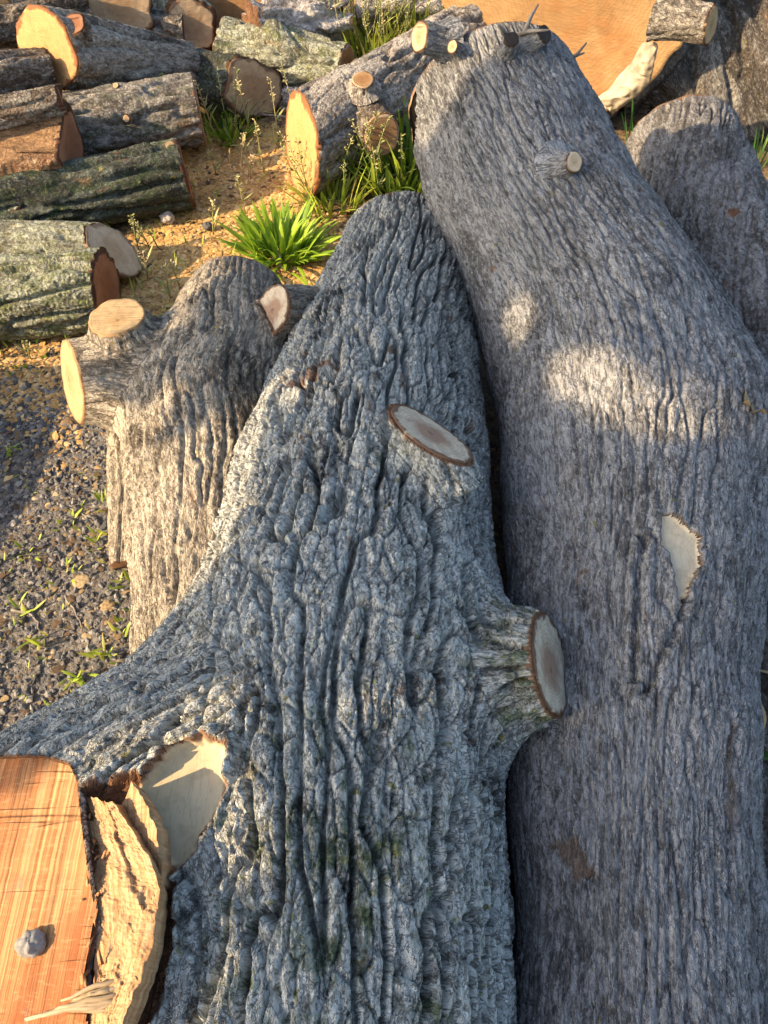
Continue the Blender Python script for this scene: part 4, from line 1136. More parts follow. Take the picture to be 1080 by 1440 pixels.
# ------------------------------------------------------------------ the huge stump lying on its side, top right
Fp = np.array((0.72, 3.30, 0.47)); Fn = np.array((-0.33, -0.72, 0.55)); Fn /= np.linalg.norm(Fn)
F0 = Limb([tuple(Fp + Fn * 0.1) + (0.50,), tuple(Fp - Fn * 0.35) + (0.48,), tuple(Fp - Fn * 1.0) + (0.44,)]).cut(Fp, Fn)
F1 = Limb([(1.34, 3.74, 0.40, 0.32), (1.50, 3.34, 0.20, 0.24), (1.60, 3.00, 0.0, 0.15)])
F2 = Limb([(1.16, 3.50, 0.20, 0.22), (1.26, 3.14, 0.06, 0.16), (1.30, 2.90, -0.04, 0.14)])
F3 = Limb([(1.42, 3.95, 0.70, 0.28), (1.70, 3.50, 0.55, 0.20), (2.0, 3.30, 0.2, 0.12)])
Fbody = LogBody([F0, F1, F2, F3], [0.15, 0.12, 0.12], (0.0, 2.4, -0.1), (2.3, 4.6, 1.3))
def f_bark(q, i): return bark_height(q, 9, 0.2, 0.022, 110 + i, cross=0.4)
Fl = thing('giant_stump', 'giant stump lying on its side with a wide bright orange sawn face, top right', 'stump', (1.2, 3.5, 0))
def f_extra(V, n, disp, at_, w):
    at_['cut'] = at_['cut'] * 0
    return disp
V, Q, at_, dom, nrm = build_body(Fbody, 0.009, f_bark, 0.05, 3.0, 111, f_extra)
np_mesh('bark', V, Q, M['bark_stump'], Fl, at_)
cut_face('sawn_face', LogBody([F0], [], (0, 0, 0), (1, 1, 1)), Fp, Fn, M['wood_giant'], Fl, 1.2, 15, 0.012, 0.985, 0.006, nr=30, wob=0.12)

# ------------------------------------------------------------------ the log pile
def up(v, z): return np.array(v, float) + np.array([0, 0, z])
CF = (14, 0.22, 0.012)
log('log', 'thick log on the pile at top left with an oval bright orange sawn end', at(66, 66, .38), at(268, 97, .17), .130, .088, M['bark_grey'], M['wood_orange'], None, n0=(-.46, -.84, .28), bark=CF, seed=201, lump=.012,
    stubs=[(at(122, 62, .37), (-.10, -.45, .85), .095, .045, M['bark_brown'], M['wood_red'], 1, 1.4)])
log('log', 'grey lichen-spotted log with small knots under the orange-ended log', at(40, 196, .17), at(280, 156, .15), .125, .12, M['bark_grey'], None, M['wood_tan'], n1=(.97, .22, 0), bark=(15, .2, .011), seed=202, lump=.018, moss=.35,
    stubs=[(at(168, 128, .27), (-.1, -.5, .85), .03, .012, M['bark_grey'], M['wood_tan'], 3, 1.4), (at(180, 166, .22), (.1, -.9, .4), .03, .013, M['bark_grey'], M['wood_tan'], 4, 1.4)])
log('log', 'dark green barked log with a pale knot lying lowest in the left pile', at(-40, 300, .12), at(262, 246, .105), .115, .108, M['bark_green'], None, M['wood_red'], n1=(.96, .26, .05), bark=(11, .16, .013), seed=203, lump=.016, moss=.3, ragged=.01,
    stubs=[(at(240, 211, .19), (.25, -.45, .8), .025, .019, M['bark_green'], M['wood_cream'], 5, 1.25)])
log('split_log', 'split half log showing brown torn wood, sunlit at the left edge', at(-90, 205, .27), at(93, 192, .265), .14, .13, M['split_wood'], None, M['wood_red'], n1=(.99, .02, .05), bark=(10, .18, .014), seed=204, lump=.02, split=(1.85, .30), cat='log')
log('branch', 'thin brown branch with a broken end on top of the split half log', at(-60, 172, .345), at(86, 140, .365), .047, .042, M['bark_brown'], None, M['splinter'] and M['wood_red'], bark=(26, .3, .007), seed=205, lump=.008, ragged=.03, nth=90, nt=130)
log('stump', 'gnarled lichened stub with a dark rotten hollow at the left edge', at(-70, 300, .10), at(66, 302, .10), .085, .075, M['bark_lit_green'], None, M['dark_hollow'], n1=(.72, -.68, .1), bark=(16, .3, .012), seed=206, lump=.022, nth=120, nt=120)
log('log', 'near left log with deep mossy furrows and a dark reddish cut end', at(-120, 432, .118), at(150, 406, .115), .12, .112, M['bark_lit_green'], None, M['wood_red'], n1=(.99, -.03, .02), bark=(17, .16, .017), seed=207, lump=.012, moss=.25, facecover=.9, nth=220, nt=260)
log('log', 'smaller log behind the near left log with a slanted pale tan cut', at(-80, 352, .11), at(160, 352, .10), .095, .085, M['bark_lit_green'], None, M['wood_pale'], n1=(.80, -.12, .58), bark=(20, .18, .008), seed=208, lump=.01, moss=.1)
log('log', 'log at the top edge with a cracked tan face and pale bark', at(168, 4, .33), at(70, -50, .36), .105, .10, M['bark_pale'], M['wood_tan'], None, n0=(.25, -.9, .3), bark=CF, seed=209, lump=.015)
log('log', 'rough grey log lying between the tan face and the round tan end', at(178, 40, .20), at(262, 46, .18), .09, .085, M['bark_grey'], None, None, bark=(15, .25, .014), seed=210, lump=.02)
log('log', 'brown log at the top left corner behind the orange-ended log', at(-60, 48, .36), at(122, 14, .34), .085, .075, M['bark_brown'], None, None, bark=CF, seed=211, lump=.016)
log('log', 'log in the very corner with only an orange edge showing', at(-30, 14, .42), at(-130, 0, .42), .085, .085, M['bark_brown'], M['wood_orange'], None, n0=(.5, -.8, .2), bark=CF, seed=212, nth=90, nt=90)
log('log', 'dark brown log deep in the pile left of the orange-ended log', at(-80, 116, .36), at(70, 104, .30), .085, .08, M['bark_brown'], None, None, bark=CF, seed=213, lump=.018)
log('log', 'round ended log with ringed tan face and greenish bark rim near the top', at(271, 35, .22), at(225, -10, .22), .105, .10, M['bark_lit_green'], M['wood_tan'], None, n0=(.32, -.88, .30), bark=(18, .25, .008), seed=214, facecover=.86, moss=.1)
log('log', 'wide round log with smooth brown orange face at the top edge', at(331, 10, .20), at(335, -60, .20), .14, .135, M['bark_pale'], M['wood_brown'], None, n0=(-.05, -.93, .34), bark=CF, seed=215, facecover=.93)
log('log', 'pale green lichened log in sun with a small orange cut at its right end', at(318, 70, .15), at(487, 98, .13), .125, .085, M['bark_lit_green'], None, M['wood_brown'], n1=(.93, -.35, .05), bark=(15, .25, .012), seed=216, lump=.018, moss=.1, knobs=[(.45, 1.8, .08, .05)])
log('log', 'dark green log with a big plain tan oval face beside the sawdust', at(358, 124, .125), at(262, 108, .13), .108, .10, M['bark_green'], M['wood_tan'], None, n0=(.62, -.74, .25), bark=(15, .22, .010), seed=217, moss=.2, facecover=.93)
log('log', 'short pale peeled log between the tan oval face and the stubbed log', at(385, 134, .04), at(432, 140, .05), .042, .04, M['bark_pale'], None, M['wood_pale'], bark=(20, .25, .005), seed=218, nth=70, nt=70)
log('log', 'long log with sawn branch stubs and a narrow glowing orange end face', at(424, 206, .165), at(742, 10, .20), .165, .135, M['bark_stubbed'], M['wood_orange'], None, n0=(-.90, -.36, .20), bark=(14, .24, .014), seed=219, lump=.014, nth=260, nt=340,
    stubs=[(at(511, 126, .315), (-.02, -.30, .95), .04, .040, M['bark_stubbed'], M['wood_brown'], 6, 1.7), (at(520, 178, .20), (.30, -.88, .26), .14, .070, M['bark_brown'], M['wood_brown'], 7, 1.4)])
log('log', 'pinkish white bleached log with a torn ragged end at the top', at(355, 44, .24), at(478, 26, .20), .10, .085, M['bark_pale'], None, M['split_wood'], bark=(9, .25, .016), seed=220, lump=.04, ragged=.06)
log('log', 'chalk white log lying behind the tall weeds at the top', at(500, 4, .20), at(650, -14, .24), .115, .11, M['bark_pale'], M['wood_pale'], None, bark=(9, .3, .012), seed=221, lump=.03)
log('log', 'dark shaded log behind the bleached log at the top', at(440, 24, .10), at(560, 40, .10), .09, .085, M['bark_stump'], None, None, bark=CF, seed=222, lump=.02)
log('log', 'weathered log end showing at the right edge beyond the leaning grey log', at(1050, 282, .08), at(1190, 300, .08), .075, .07, M['bark_grey'], M['wood_tan'], None, bark=(20, .2, .01), seed=223)
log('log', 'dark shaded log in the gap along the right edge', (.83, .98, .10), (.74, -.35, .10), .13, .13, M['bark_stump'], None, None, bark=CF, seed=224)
log('log', 'unseen log added at the far left to shade the gravel', (-1.55, .72, .16), (-1.45, 1.46, .16), .16, .15, M['bark_brown'], M['wood_tan'], M['wood_tan'], bark=CF, seed=225)  # out of view, added for the shadow it throws on the gravel
# logs further back, closing the pile
for i, (a, b, ra, lb) in enumerate((((-1.2, 4.3, .14), (-.5, 4.5, .14), .14, 'lower brown log at the back of the pile'), ((-.6, 4.75, .16), (.3, 4.6, .16), .16, 'thick brown log closing the back of the pile'),
                                    ((-2.0, 3.9, .3), (-1.2, 4.15, .4), .14, 'brown log stacked high at the back left'), ((-2.0, 3.3, .14), (-1.3, 3.6, .14), .14, 'brown log under the back left stack'), ((.1, 4.9, .4), (-.7, 5.0, .42), .13, 'upper brown log at the back of the pile'))):
    log('log', lb, a, b, ra, ra * .9, M['bark_brown'], M['wood_brown'], M['wood_tan'], bark=CF, seed=230 + i, nth=90, nt=110)

# torn strip and stub on the giant stump
def torn_strip():
    rowsP = [((905, 58, .50), (928, 66, .52)), ((890, 86, .42), (922, 92, .46)), ((872, 104, .36), (916, 116, .39)), ((858, 124, .30), (898, 134, .33)), ((838, 138, .25), (876, 150, .27)), ((842, 152, .21), (862, 160, .22))]
    S = np.linspace(0, len(rowsP) - 1, 70); U_ = np.linspace(0, 1, 24); V = []
    G = np.array([[at(*p) for p in r] for r in rowsP])
    for s in S:
        i = min(int(s), len(rowsP) - 2); w_ = s - i
        l, r = G[i] * (1 - w_) + G[i + 1] * w_
        for u in U_: V.append(l * (1 - u) + r * u)
    V = np.array(V); SS = np.repeat(S, 24); UU = np.tile(U_, 70)
    e = np.sin(np.pi * UU) ** .7
    V = V + (e * (.035 + .02 * pn(SS * 1.5, UU * 4, SS * 0, 141)) - .03 * (1 - e))[:, None] * np.array([-.1, -.75, .5]) + (.004 * pn(SS * 3, UU * 4, SS * 0, 142))[:, None]
    i, j = np.meshgrid(np.arange(69), np.arange(23), indexing='ij'); i, j = i.ravel(), j.ravel()
    np_mesh('torn_strip', V, np.stack([i * 24 + j, i * 24 + j + 1, (i + 1) * 24 + j + 1, (i + 1) * 24 + j], 1), M['torn'], Fl)
torn_strip()
stub(Fl, at(925, 20, .60), (.75, -.55, .05), .17, .05, M['bark_grey'], M['wood_cream'], 9, 1.5, nface=(.8, -.6, .2))

# ------------------------------------------------------------------ plants
def clump(kind, label, c, n, ln, wd, lean, droop, mat, spread=.05, tint=(.1, .8), cat='plant', group=None, stalks=0, sh=(.2, .35)):
    c = np.array(c, float); th_ = thing(kind, label, cat, c, group)
    mb = MB()
    for k in range(n):
        az = random.uniform(0, 2 * math.pi); r = spread * math.sqrt(random.random())
        b = c + np.array([math.cos(az) * r, math.sin(az) * r, -.01])
        blade(mb, b, az + random.gauss(0, .5), random.uniform(*ln), random.uniform(*wd), random.uniform(*lean), random.uniform(*droop), random.uniform(*tint), twist=random.gauss(0, .4))
    mb.build('leaves', mat, th_)
    if stalks:
        for k in range(stalks):
            mb = MB()
            az = random.uniform(0, 6.28); r = spread * 1.2 * math.sqrt(random.random()); b = c + np.array([math.cos(az) * r, math.sin(az) * r, 0])
            stalk(mb, b, random.uniform(*sh), az, random.uniform(.05, .3))
            mb.build('seed_stem', M['stalk'], th_)
    return th_


def stalk(mb, b, h, az, lean, leafy=5, tint=None):
    d = np.array([math.cos(az) * lean, math.sin(az) * lean, 1.0])
    tt = random.uniform(.25, .95) if tint is None else tint
    P = [b + d * h * t + np.array([math.cos(az), math.sin(az), 0]) * lean * .4 * h * t * t for t in (0, .25, .5, .75, 1)]
    tube(mb, P, [.0026, .0023, .002, .0016, .001], 5, tt)
    for k in range(leafy):
        t = random.uniform(.08, .6); p = P[0] * (1 - t) + P[4] * t
        blade(mb, p, random.uniform(0, 6.28), random.uniform(.03, .075), random.uniform(.006, .012), random.uniform(.4, 1.1), random.uniform(.2, .9), max(0, tt - .2), 4)
    for k in range(int(14 + h * 20)):            # seed pods and florets up the head
        t = random.uniform(.6, 1.0); p = P[0] * (1 - t) + P[4] * t if t < .75 else P[3] * (4 - 4 * t) + P[4] * (4 * t - 3)
        a = random.uniform(0, 6.28); q = p + np.array([math.cos(a), math.sin(a), .5]) * random.uniform(.006, .013)
        tube(mb, [p, q, q + (q - p) * .3], [.0008, .0026, .0012], 4, min(1, tt + random.uniform(-.1, .35)))


clump('grass_clump', 'big bright green clump of broad leaves growing in the sawdust', at(396, 358, .0), 190, (.10, .21), (.015, .026), (.05, 1.15), (.3, 1.2), M['leaf_bright'], .085, (.15, .75))
clump('weed', 'yellow green leafy weed beside the bright clump, behind the middle log', at(468, 292, 0), 80, (.10, .22), (.010, .018), (.1, .9), (.2, .9), M['leaf_weed'], .09, (.3, .95), stalks=6)
clump('weed', 'upright weeds in front of the glowing orange log face', at(462, 268, 0), 40, (.12, .24), (.009, .015), (.05, .5), (.1, .6), M['leaf_weed'], .06, (.3, .9), stalks=3)
clump('weed', 'dense weeds in the shade between the stubbed log and the raised log', at(566, 262, 0), 200, (.14, .30), (.012, .022), (.05, .7), (.2, .9), M['leaf_weed'], .14, (.05, .7), stalks=8)
clump('weed', 'sunlit leafy weeds at the left foot of the raised log', at(600, 236, .0), 90, (.12, .28), (.014, .024), (.1, .8), (.2, .9), M['leaf_bright'], .10, (.3, .9), stalks=4)
clump('weed', 'small leafy weed in the dark gap under the dark green log', at(322, 196, 0), 40, (.06, .14), (.012, .02), (.2, .9), (.2, .8), M['leaf_bright'], .06, (.2, .8), stalks=3)
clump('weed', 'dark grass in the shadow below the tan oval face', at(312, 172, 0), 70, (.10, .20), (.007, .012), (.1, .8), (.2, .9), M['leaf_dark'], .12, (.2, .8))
for i, (px, py, lb) in enumerate(((512, 92, 'tall sunny weeds left of the group at the top, beside the dark log'), (560, 84, 'tall sunny weeds in the middle of the group at the top'), (606, 74, 'tall sunny weeds leaning by the chalk white log'), (660, 58, 'tall sunny weeds right at the top, next to the raised log'), (540, 48, 'back row of sunny weeds behind the dark log at the top'), (625, 40, 'back row of sunny weeds just in front of the chalk white log'))):
    clump('tall_weed', lb, at(px, py, 0), 230, (.10, .30), (.009, .018), (.05, .7), (.1, .8), M['leaf_weed'], .16, (.4, .95), stalks=24, sh=(.3, .55))
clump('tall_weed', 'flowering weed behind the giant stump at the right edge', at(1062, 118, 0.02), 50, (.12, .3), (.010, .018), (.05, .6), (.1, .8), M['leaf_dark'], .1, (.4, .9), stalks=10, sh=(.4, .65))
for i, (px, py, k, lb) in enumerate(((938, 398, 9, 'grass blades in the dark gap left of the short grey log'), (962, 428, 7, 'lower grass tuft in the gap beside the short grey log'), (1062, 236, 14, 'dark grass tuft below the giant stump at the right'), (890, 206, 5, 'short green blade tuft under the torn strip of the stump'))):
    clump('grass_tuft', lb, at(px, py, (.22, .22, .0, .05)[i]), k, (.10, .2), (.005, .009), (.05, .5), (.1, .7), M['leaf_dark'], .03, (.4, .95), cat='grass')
clump('clover', 'small clover patch at the left edge under the mossy log', at(22, 500, 0), 60, (.02, .06), (.012, .02), (.3, 1.2), (.2, .8), M['leaf_bright'], .11, (.1, .6), stalks=5, sh=(.06, .1))

spots = [(250, 196, .26), (232, 188, .16), (352, 190, .22), (372, 246, .20), (392, 196, .24), (340, 232, .12), (232, 300, .14), (345, 300, .16), (300, 330, .13), (196, 356, .14), (212, 352, .12), (208, 392, .12), (240, 420, .13), (252, 402, .10), (262, 300, .10), (304, 246, .10), (420, 186, .28), (440, 180, .25), (505, 258, .22), (488, 256, .2),
         (222, 348, .09), (276, 208, .12), (352, 252, .10), (332, 206, .13), (560, 120, .34), (632, 96, .34), (690, 60, .3), (470, 110, .3)]
for i, (px, py, h) in enumerate(spots):
    mb = MB(); b = at(px, py, 0.005)
    stalk(mb, b, h, random.uniform(0, 6.28), random.uniform(.02, .2), random.randint(2, 6))
    o = mb.build('seed_stalk', M['stalk'])
    tag(o, 'thin weed stalk with seed head standing among the sawdust and logs', 'weed', 'seed stalks between the logs')
spots2 = [(38, 782), (98, 800), (142, 762), (150, 712), (176, 820), (60, 905), (148, 920), (28, 868), (178, 886), (112, 955), (20, 640), (92, 740)]
for i, (px, py) in enumerate(spots2):
    mb = MB(); b = at(px, py, 0.002)
    for k in range(random.randint(6, 14)):
        blade(mb, b + np.array([random.gauss(0, .012), random.gauss(0, .012), 0]), random.uniform(0, 6.28), random.uniform(.02, .055), random.uniform(.006, .011), random.uniform(.2, 1.2), random.uniform(.1, .8), random.uniform(.3, .9), 4)
    o = mb.build('seedling', M['leaf_weed'])
    tag(o, 'tiny green seedling growing in the gravel at the left', 'plant', 'seedlings in the gravel')

# ------------------------------------------------------------------ ground cover: stones, litter, sawdust
def scatter(name, mat, n, region, size, tint, flat, seed, sides=5, lift=.3, power=2.2):
    r = np.random.default_rng(seed)
    V, T, TI = [], [], []
    ico = [(0, 0, 1), (.9, 0, .35), (.28, .85, .35), (-.72, .53, .35), (-.72, -.53, .35), (.28, -.85, .35), (.72, .53, -.4), (-.28, .85, -.4), (-.9, 0, -.4), (-.28, -.85, -.4), (.72, -.53, -.4)]
    ico = np.array(ico); ftop = [(0, k, k % 5 + 1) for k in range(1, 6)]
    fs = list(ftop)
    for k in range(5):
        a, b = 1 + k, 1 + (k + 1) % 5; c_, d_ = 6 + k, 6 + (k + 1) % 5
        fs += [(a, c_, b), (b, c_, d_)]
    fs = np.array(fs)
    P = region(r, n); n = len(P)
    s = size[0] + (size[1] - size[0]) * r.random(n) ** power
    B = np.repeat(ico[None], n, 0) * (1 + r.normal(0, .2, (n, 11, 1)))
    B = B * s[:, None, None] * np.stack([1 + .45 * r.random(n), .6 + .4 * r.random(n), flat[0] + (flat[1] - flat[0]) * r.random(n)], 1)[:, None, :]
    a = r.random(n) * 6.283; ca, sa = np.cos(a), np.sin(a)
    tx = r.normal(0, .35, n)[:, None]; B[:, :, 2] += B[:, :, 0] * tx * np.minimum(1, s[:, None] * 60)
    x = B[:, :, 0] * ca[:, None] - B[:, :, 1] * sa[:, None]; y = B[:, :, 0] * sa[:, None] + B[:, :, 1] * ca[:, None]
    z0 = ground_height(P[:, 0].astype(f32), P[:, 1].astype(f32)) + s * lift * flat[1]
    W = np.stack([x + P[:, :1], y + P[:, 1:2], B[:, :, 2] + z0[:, None]], 2).reshape(-1, 3)
    F = (fs[None] + (np.arange(n) * 11)[:, None, None]).reshape(-1, 3)
    ti = np.repeat(np.clip(tint[0] + (tint[1] - tint[0]) * r.random(n) ** 1.3, 0, 1), 11)
    o = np_mesh(name, W, F, mat, None, {'tint': ti}, smooth=False)
    o['kind'] = 'stuff'
    return o


def reg_gravel(r, n):
    P = np.stack([r.uniform(-2.0, -.2, n), r.uniform(.1, 2.0, n)], 1)
    k = r.random(n) < 1 - .8 * np.clip((P[:, 1] - 1.45) / .4, 0, 1)
    return P[k]


def reg_dust(r, n):
    c = np.array([(-.55, 2.25), (-.5, 2.75), (-.15, 2.1), (-.75, 1.95), (-1.0, 1.65)]); k = r.integers(0, 5, n)
    return c[k] + r.normal(0, .17, (n, 2)) * np.array([1.1, .9])


def reg_all(r, n):
    return np.stack([r.uniform(-2.2, 1.6, n), r.uniform(.1, 4.2, n)], 1)


scatter('gravel', M['stone'], 30000, reg_gravel, (.002, .0095), (0, .9), (.45, .8), 401, power=2.6)
scatter('litter', M['litter'], 5000, reg_gravel, (.003, .011), (0, 1), (.06, .2), 402, power=2)
scatter('wood_chips', M['sawdust'], 22000, reg_dust, (.003, .013), (0, 1), (.1, .3), 403, power=2.4)
scatter('bark_litter', M['litter'], 10000, reg_all, (.003, .015), (0, .75), (.08, .3), 404, power=2.4)


def ground_cover():
    mb = MB(); r = random.Random(5)
    for k in range(2600):
        x, y = r.uniform(-1.5, .9), r.uniform(1.7, 4.3)
        if r.random() > .35 + .65 * float(pn(np.array([x * 2.2]), np.array([y * 2.2]), np.array([0.]), 151)[0] > -.05): continue
        blade(mb, (x, y, gz(x, y) - .004), r.uniform(0, 6.28), r.uniform(.02, .09), r.uniform(.003, .008), r.uniform(.1, 1.2), r.uniform(.1, .9), r.choice((r.uniform(.2, .8), r.uniform(.6, 1.0))), 4)
    for k in range(350):
        x, y = r.uniform(-1.2, -.35), r.gauss(.85, .35)
        blade(mb, (x, y, gz(x, y) - .003), r.uniform(0, 6.28), r.uniform(.01, .035), r.uniform(.003, .008), r.uniform(.3, 1.4), r.uniform(.1, .6), r.uniform(.3, 1.0), 3)
    o = mb.build('ground_cover', M['leaf_weed']); o['kind'] = 'stuff'
ground_cover()


# ------------------------------------------------------------------ small single things
def pebble(label, c, s, mat, tint, flat=.7, kind='stone', cat='stone', seed=0):
    mb = MB(); n, m = 36, 24; V = []
    for i in range(m + 1):
        for j in range(n):
            ph, t = math.pi * i / m, 2 * math.pi * j / n
            V.append((math.sin(ph) * math.cos(t), math.sin(ph) * math.sin(t), math.cos(ph)))
    V = np.array(V); d = 1 + .28 * pn(V[:, 0] * 1.7 + seed, V[:, 1] * 1.7, V[:, 2] * 1.7, 160) + .12 * pn(V[:, 0] * 5, V[:, 1] * 5 + seed, V[:, 2] * 5, 161) + .06 * pn(V[:, 0] * 14, V[:, 1] * 14 + seed, V[:, 2] * 14, 162)
    V = V * d[:, None] * np.array([1, .85, flat]) * s + np.array(c)
    F = [(i * n + j, (i + 1) * n + j, (i + 1) * n + (j + 1) % n, i * n + (j + 1) % n) for i in range(m) for j in range(n)]
    mb.add(V, F, tint); return tag(mb.build(kind, mat), label, cat)


fz = lambda px, py: face_c[2] - (face_n[0] * (at(px, py, .5)[0] - face_c[0]) + face_n[1] * (at(px, py, .5)[1] - face_c[1])) / face_n[2]
pebble('small rough grey pebble resting on the orange sawn flare', at(45, 1326, fz(45, 1326) + .018), .017, M['stone'], .8, .9, seed=1)
pebble('pale flat stone on the sawdust below the dark green log', at(235, 306, .02), .026, M['stone'], 1.0, .8, seed=2)
pebble('dark grey stone in the sawdust shadow, right of the pale one', at(292, 318, .012), .018, M['stone'], .2, .8, seed=3)
pebble('reddish tan chip of bark lying in the sunny gravel', at(115, 818, .008), .022, M['litter'], .8, .25, 'bark_chip', 'bark', 4)
pebble('orange brown chip of bark close to the bark strip', at(152, 852, .008), .018, M['litter'], .62, .3, 'bark_chip', 'bark', 5)
pebble('brown wood scrap under the left branch end of the forked log', at(100, 592, .01), .020, M['litter'], .3, .5, 'wood_scrap', 'wood', 6)


def twig(label, pts, r):
    mb = MB(); P = [at(x, y, z) for x, y, z in pts]
    Q_ = []
    for i in range(len(P) - 1):
        for k in range(4): Q_.append(P[i] * (1 - k / 4) + P[i + 1] * k / 4 + np.array([random.gauss(0, .0015), random.gauss(0, .0015), 0]))
    Q_.append(P[-1]); tube(mb, Q_, [r * (1 - .6 * i / len(Q_)) for i in range(len(Q_))], 6, .5)
    return tag(mb.build('twig', M['dead_twig']), label, 'twig')


twig('long thin curved twig on the shaded gravel', [(46, 680, .006), (80, 705, .01), (120, 725, .012), (165, 760, .006)], .0032)
twig('short pale twig lying on the sunny gravel', [(16, 858, .006), (40, 862, .008), (52, 872, .008), (56, 886, .006)], .0035)
twig('thin twig beside the bark strip in the sunny gravel', [(92, 838, .006), (106, 860, .008), (116, 885, .006)], .003)
twig('broken twig among the stones near the shaded gravel edge', [(62, 720, .006), (54, 745, .01), (50, 758, .006)], .004)
twig('dry stick poking from the gap below the tan oval face', [(362, 160, .05), (400, 164, .06), (432, 166, .05)], .005)


def leaf_thing(label, c, az, ln, wd, lean, droop, tint, mat, kind='dry_leaf', n=1):
    mb = MB()
    for k in range(n): blade(mb, c, az + k * .9, ln, wd, lean, droop, tint, 7, .5, .3)
    return tag(mb.build(kind, mat), label, 'leaf')


h1 = ray_hit(Bbody, 1062, 577)
leaf_thing('curled orange dry leaf caught on the limb at the right edge', h1 + np.array([0, 0, .004]), 2.6, .05, .03, .9, -.5, .72, M['litter'], n=3)
leaf_thing('dry tan leaf in the dark gap at the right edge', at(1066, 1042, .28), 1.5, .07, .035, .8, .4, .7, M['litter'])
leaf_thing('green blade in the dark gap at the right edge', at(1062, 1066, .26), .1, .07, .02, 1.1, .3, .3, M['leaf_dark'], 'green_leaf')
for i, (px, py, z, lb) in enumerate(((1070, 940, .24, 'pale dry blade lying across the dark gap at the right edge'),)):
    leaf_thing(lb, at(px - 14, py, z), -.35, .08, .008, 1.3, .2, .85, M['litter'])

# ------------------------------------------------------------------ unseen tree added at the left, leaves placed to shade the logs
SUN_EL = math.radians(29); _t = np.array((0.93, 0.36)); _t /= np.linalg.norm(_t)
TRAVEL = np.array((_t[0] * math.cos(SUN_EL), _t[1] * math.cos(SUN_EL), -math.sin(SUN_EL)))
TU = np.array((-_t[1], _t[0], 0)); TV = np.array((_t[0] * math.sin(SUN_EL), _t[1] * math.sin(SUN_EL), math.cos(SUN_EL)))


def shade_density(u, v):
    wob = .05 * pn(u * 6, v * 6, u * 0, 171) + .03 * pn(u * 15, v * 15, u * 0, 172)
    def box(u0, u1, v0, v1, s=.05): return sst(u + wob, u0 - s, u0 + s) * (1 - sst(u + wob, u1 - s, u1 + s)) * sst(v + wob, v0 - s, v0 + s) * (1 - sst(v + wob, v1 - s, v1 + s))
    def gap(u0, v0, su, sv): return 1 - np.exp(-(((u - u0) / su) ** 2 + ((v - v0) / sv) ** 2) ** 2)
    m = box(-.7, .80, .47, 1.35, .03)
    m = np.maximum(m, box(.46, .70, .16, .55, .03))
    m = np.maximum(m, box(-.7, .19, .40, .7, .02))
    m = np.maximum(m, box(.72, 1.15, .50, 1.45, .03))
    m = np.maximum(m, box(1.13, 1.32, .36, 1.45, .03))
    m = np.maximum(m, box(1.28, 1.80, .43, .86, .03))
    m = np.maximum(m, box(1.28, 1.66, .80, 1.5, .03))
    m = np.maximum(m, box(1.25, 1.40, .24, .5, .02))
    m = m * gap(.36, .555, .035, .022) * gap(.77, .885 - .35 * (u - .77), .17, .075) * gap(1.09, .80, .065, .055) * gap(1.04, .565, .05, .035) * gap(1.12, .50, .04, .05)
    return m


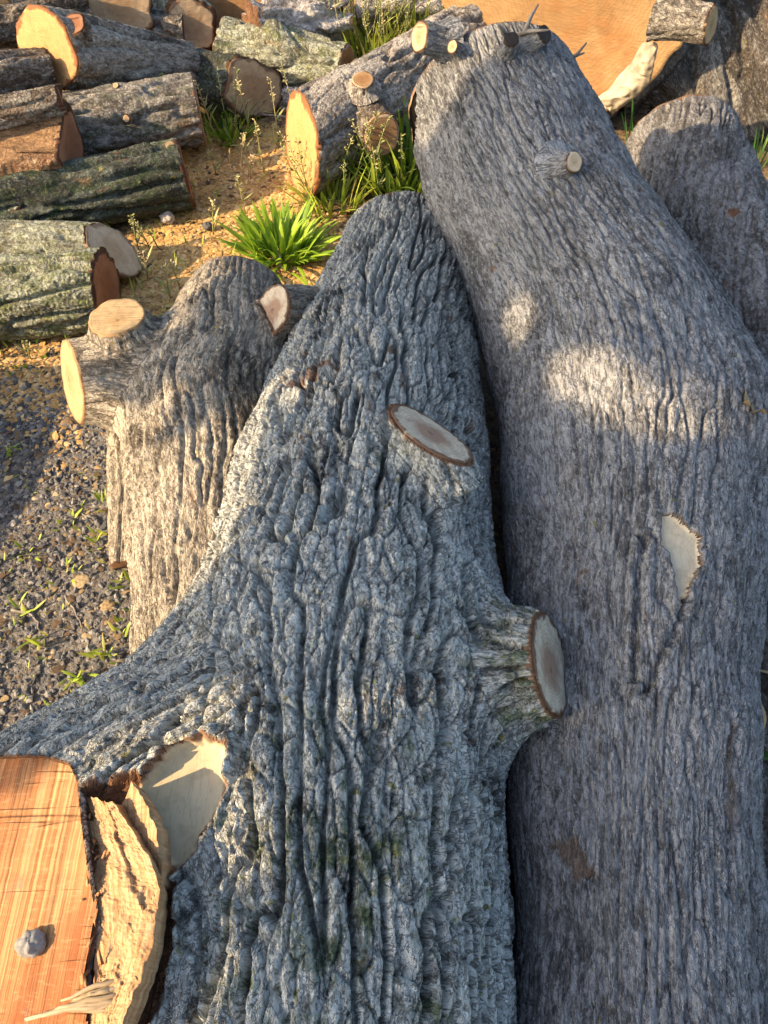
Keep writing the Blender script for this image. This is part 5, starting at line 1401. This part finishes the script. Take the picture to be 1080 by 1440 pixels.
def added_shade_tree():
    r = np.random.default_rng(77)
    n = 110000
    u = r.uniform(-.8, 1.95, n).astype(f32); v = r.uniform(.1, 1.5, n).astype(f32)
    keep = shade_density(u, v) > .55 + .2 * r.random(n)
    u, v = u[keep][:26000], v[keep][:26000]; n = len(u)
    t = r.uniform(3.9, 5.0, n)
    C = u[:, None] * TU + v[:, None] * TV - t[:, None] * TRAVEL
    c = C.mean(0)
    root = thing('added_shade_tree', 'added unseen tree left of the yard, its crown shaped to shade the big logs', 'tree', (c[0], c[1], 0))
    d = r.normal(size=(n, 3)); d /= np.linalg.norm(d, axis=1)[:, None]; e = np.cross(d, r.normal(size=(n, 3))); e /= np.linalg.norm(e, axis=1)[:, None]
    L_ = r.uniform(.022, .036, n)[:, None]; W_ = L_ * .55; nn = np.cross(d, e)
    Vv = np.stack([C - d * L_, C + e * W_ + nn * L_ * .1, C + d * L_, C - e * W_ + nn * L_ * .1], 1).reshape(-1, 3)
    F = np.arange(n * 4).reshape(-1, 4)
    np_mesh('crown', Vv, F, M['shade_leaf'], root, {'tint': np.repeat(r.random(n), 4)})
    mb = MB(); top = -.85 * TU + 1.25 * TV - 4.4 * TRAVEL; b = np.array([top[0] - .15, top[1] - .05, 0])
    tube(mb, [b, b * .5 + top * .5 + np.array([-.1, 0, -.1]), top], [.11, .08, .035], 10, .3)
    mb.build('trunk', M['dead_twig'], root)
    mb = MB()
    for k in range(26):
        q = C[r.choice(np.flatnonzero(v > .75))]; s = top + np.array([0, 0, r.uniform(-.3, 0)])
        tube(mb, [s, (s + q) / 2 + np.array([0, 0, .06]), q], [.02, .012, .004], 5, .3)
    mb.build('limbs', M['dead_twig'], root)
added_shade_tree()

# ------------------------------------------------------------------ light and camera
sun = bpy.data.lights.new('sun', 'SUN'); sun.energy = 4.8; sun.angle = math.radians(0.5); sun.color = (1.0, 0.74, 0.45)
so = bpy.data.objects.new('sun', sun); COL.objects.link(so)
so.rotation_euler = Vector(TRAVEL).to_track_quat('-Z', 'Y').to_euler(); so.location = (-4, -2, 4)
w = bpy.data.worlds.new('World'); scene.world = w; w.use_nodes = True
nt = w.node_tree; bg = nt.nodes['Background']
sky = nt.nodes.new('ShaderNodeTexSky'); sky.sky_type = 'NISHITA'; sky.sun_disc = False
sky.sun_elevation = SUN_EL; sky.sun_rotation = math.atan2(-_t[0], -_t[1])
nt.links.new(sky.outputs[0], bg.inputs[0]); bg.inputs[1].default_value = 0.15
sky.air_density = 1.0; sky.dust_density = 2.5; sky.ozone_density = 0.4
cam = bpy.data.cameras.new('camera'); co = bpy.data.objects.new('camera', cam); COL.objects.link(co)
cam.sensor_fit = 'VERTICAL'; cam.sensor_height = 36; cam.lens = 36 * FPX / 1440; cam.clip_end = 1000
co.location = (0, 0, CAM_H); co.rotation_euler = (math.pi / 2 - PITCH, 0, 0)
scene.camera = co
scene.view_settings.view_transform = 'Standard'; scene.view_settings.look = 'None'; scene.view_settings.gamma = 1.0
scene.view_settings.exposure = 1.28
scene.cycles.use_denoising = True
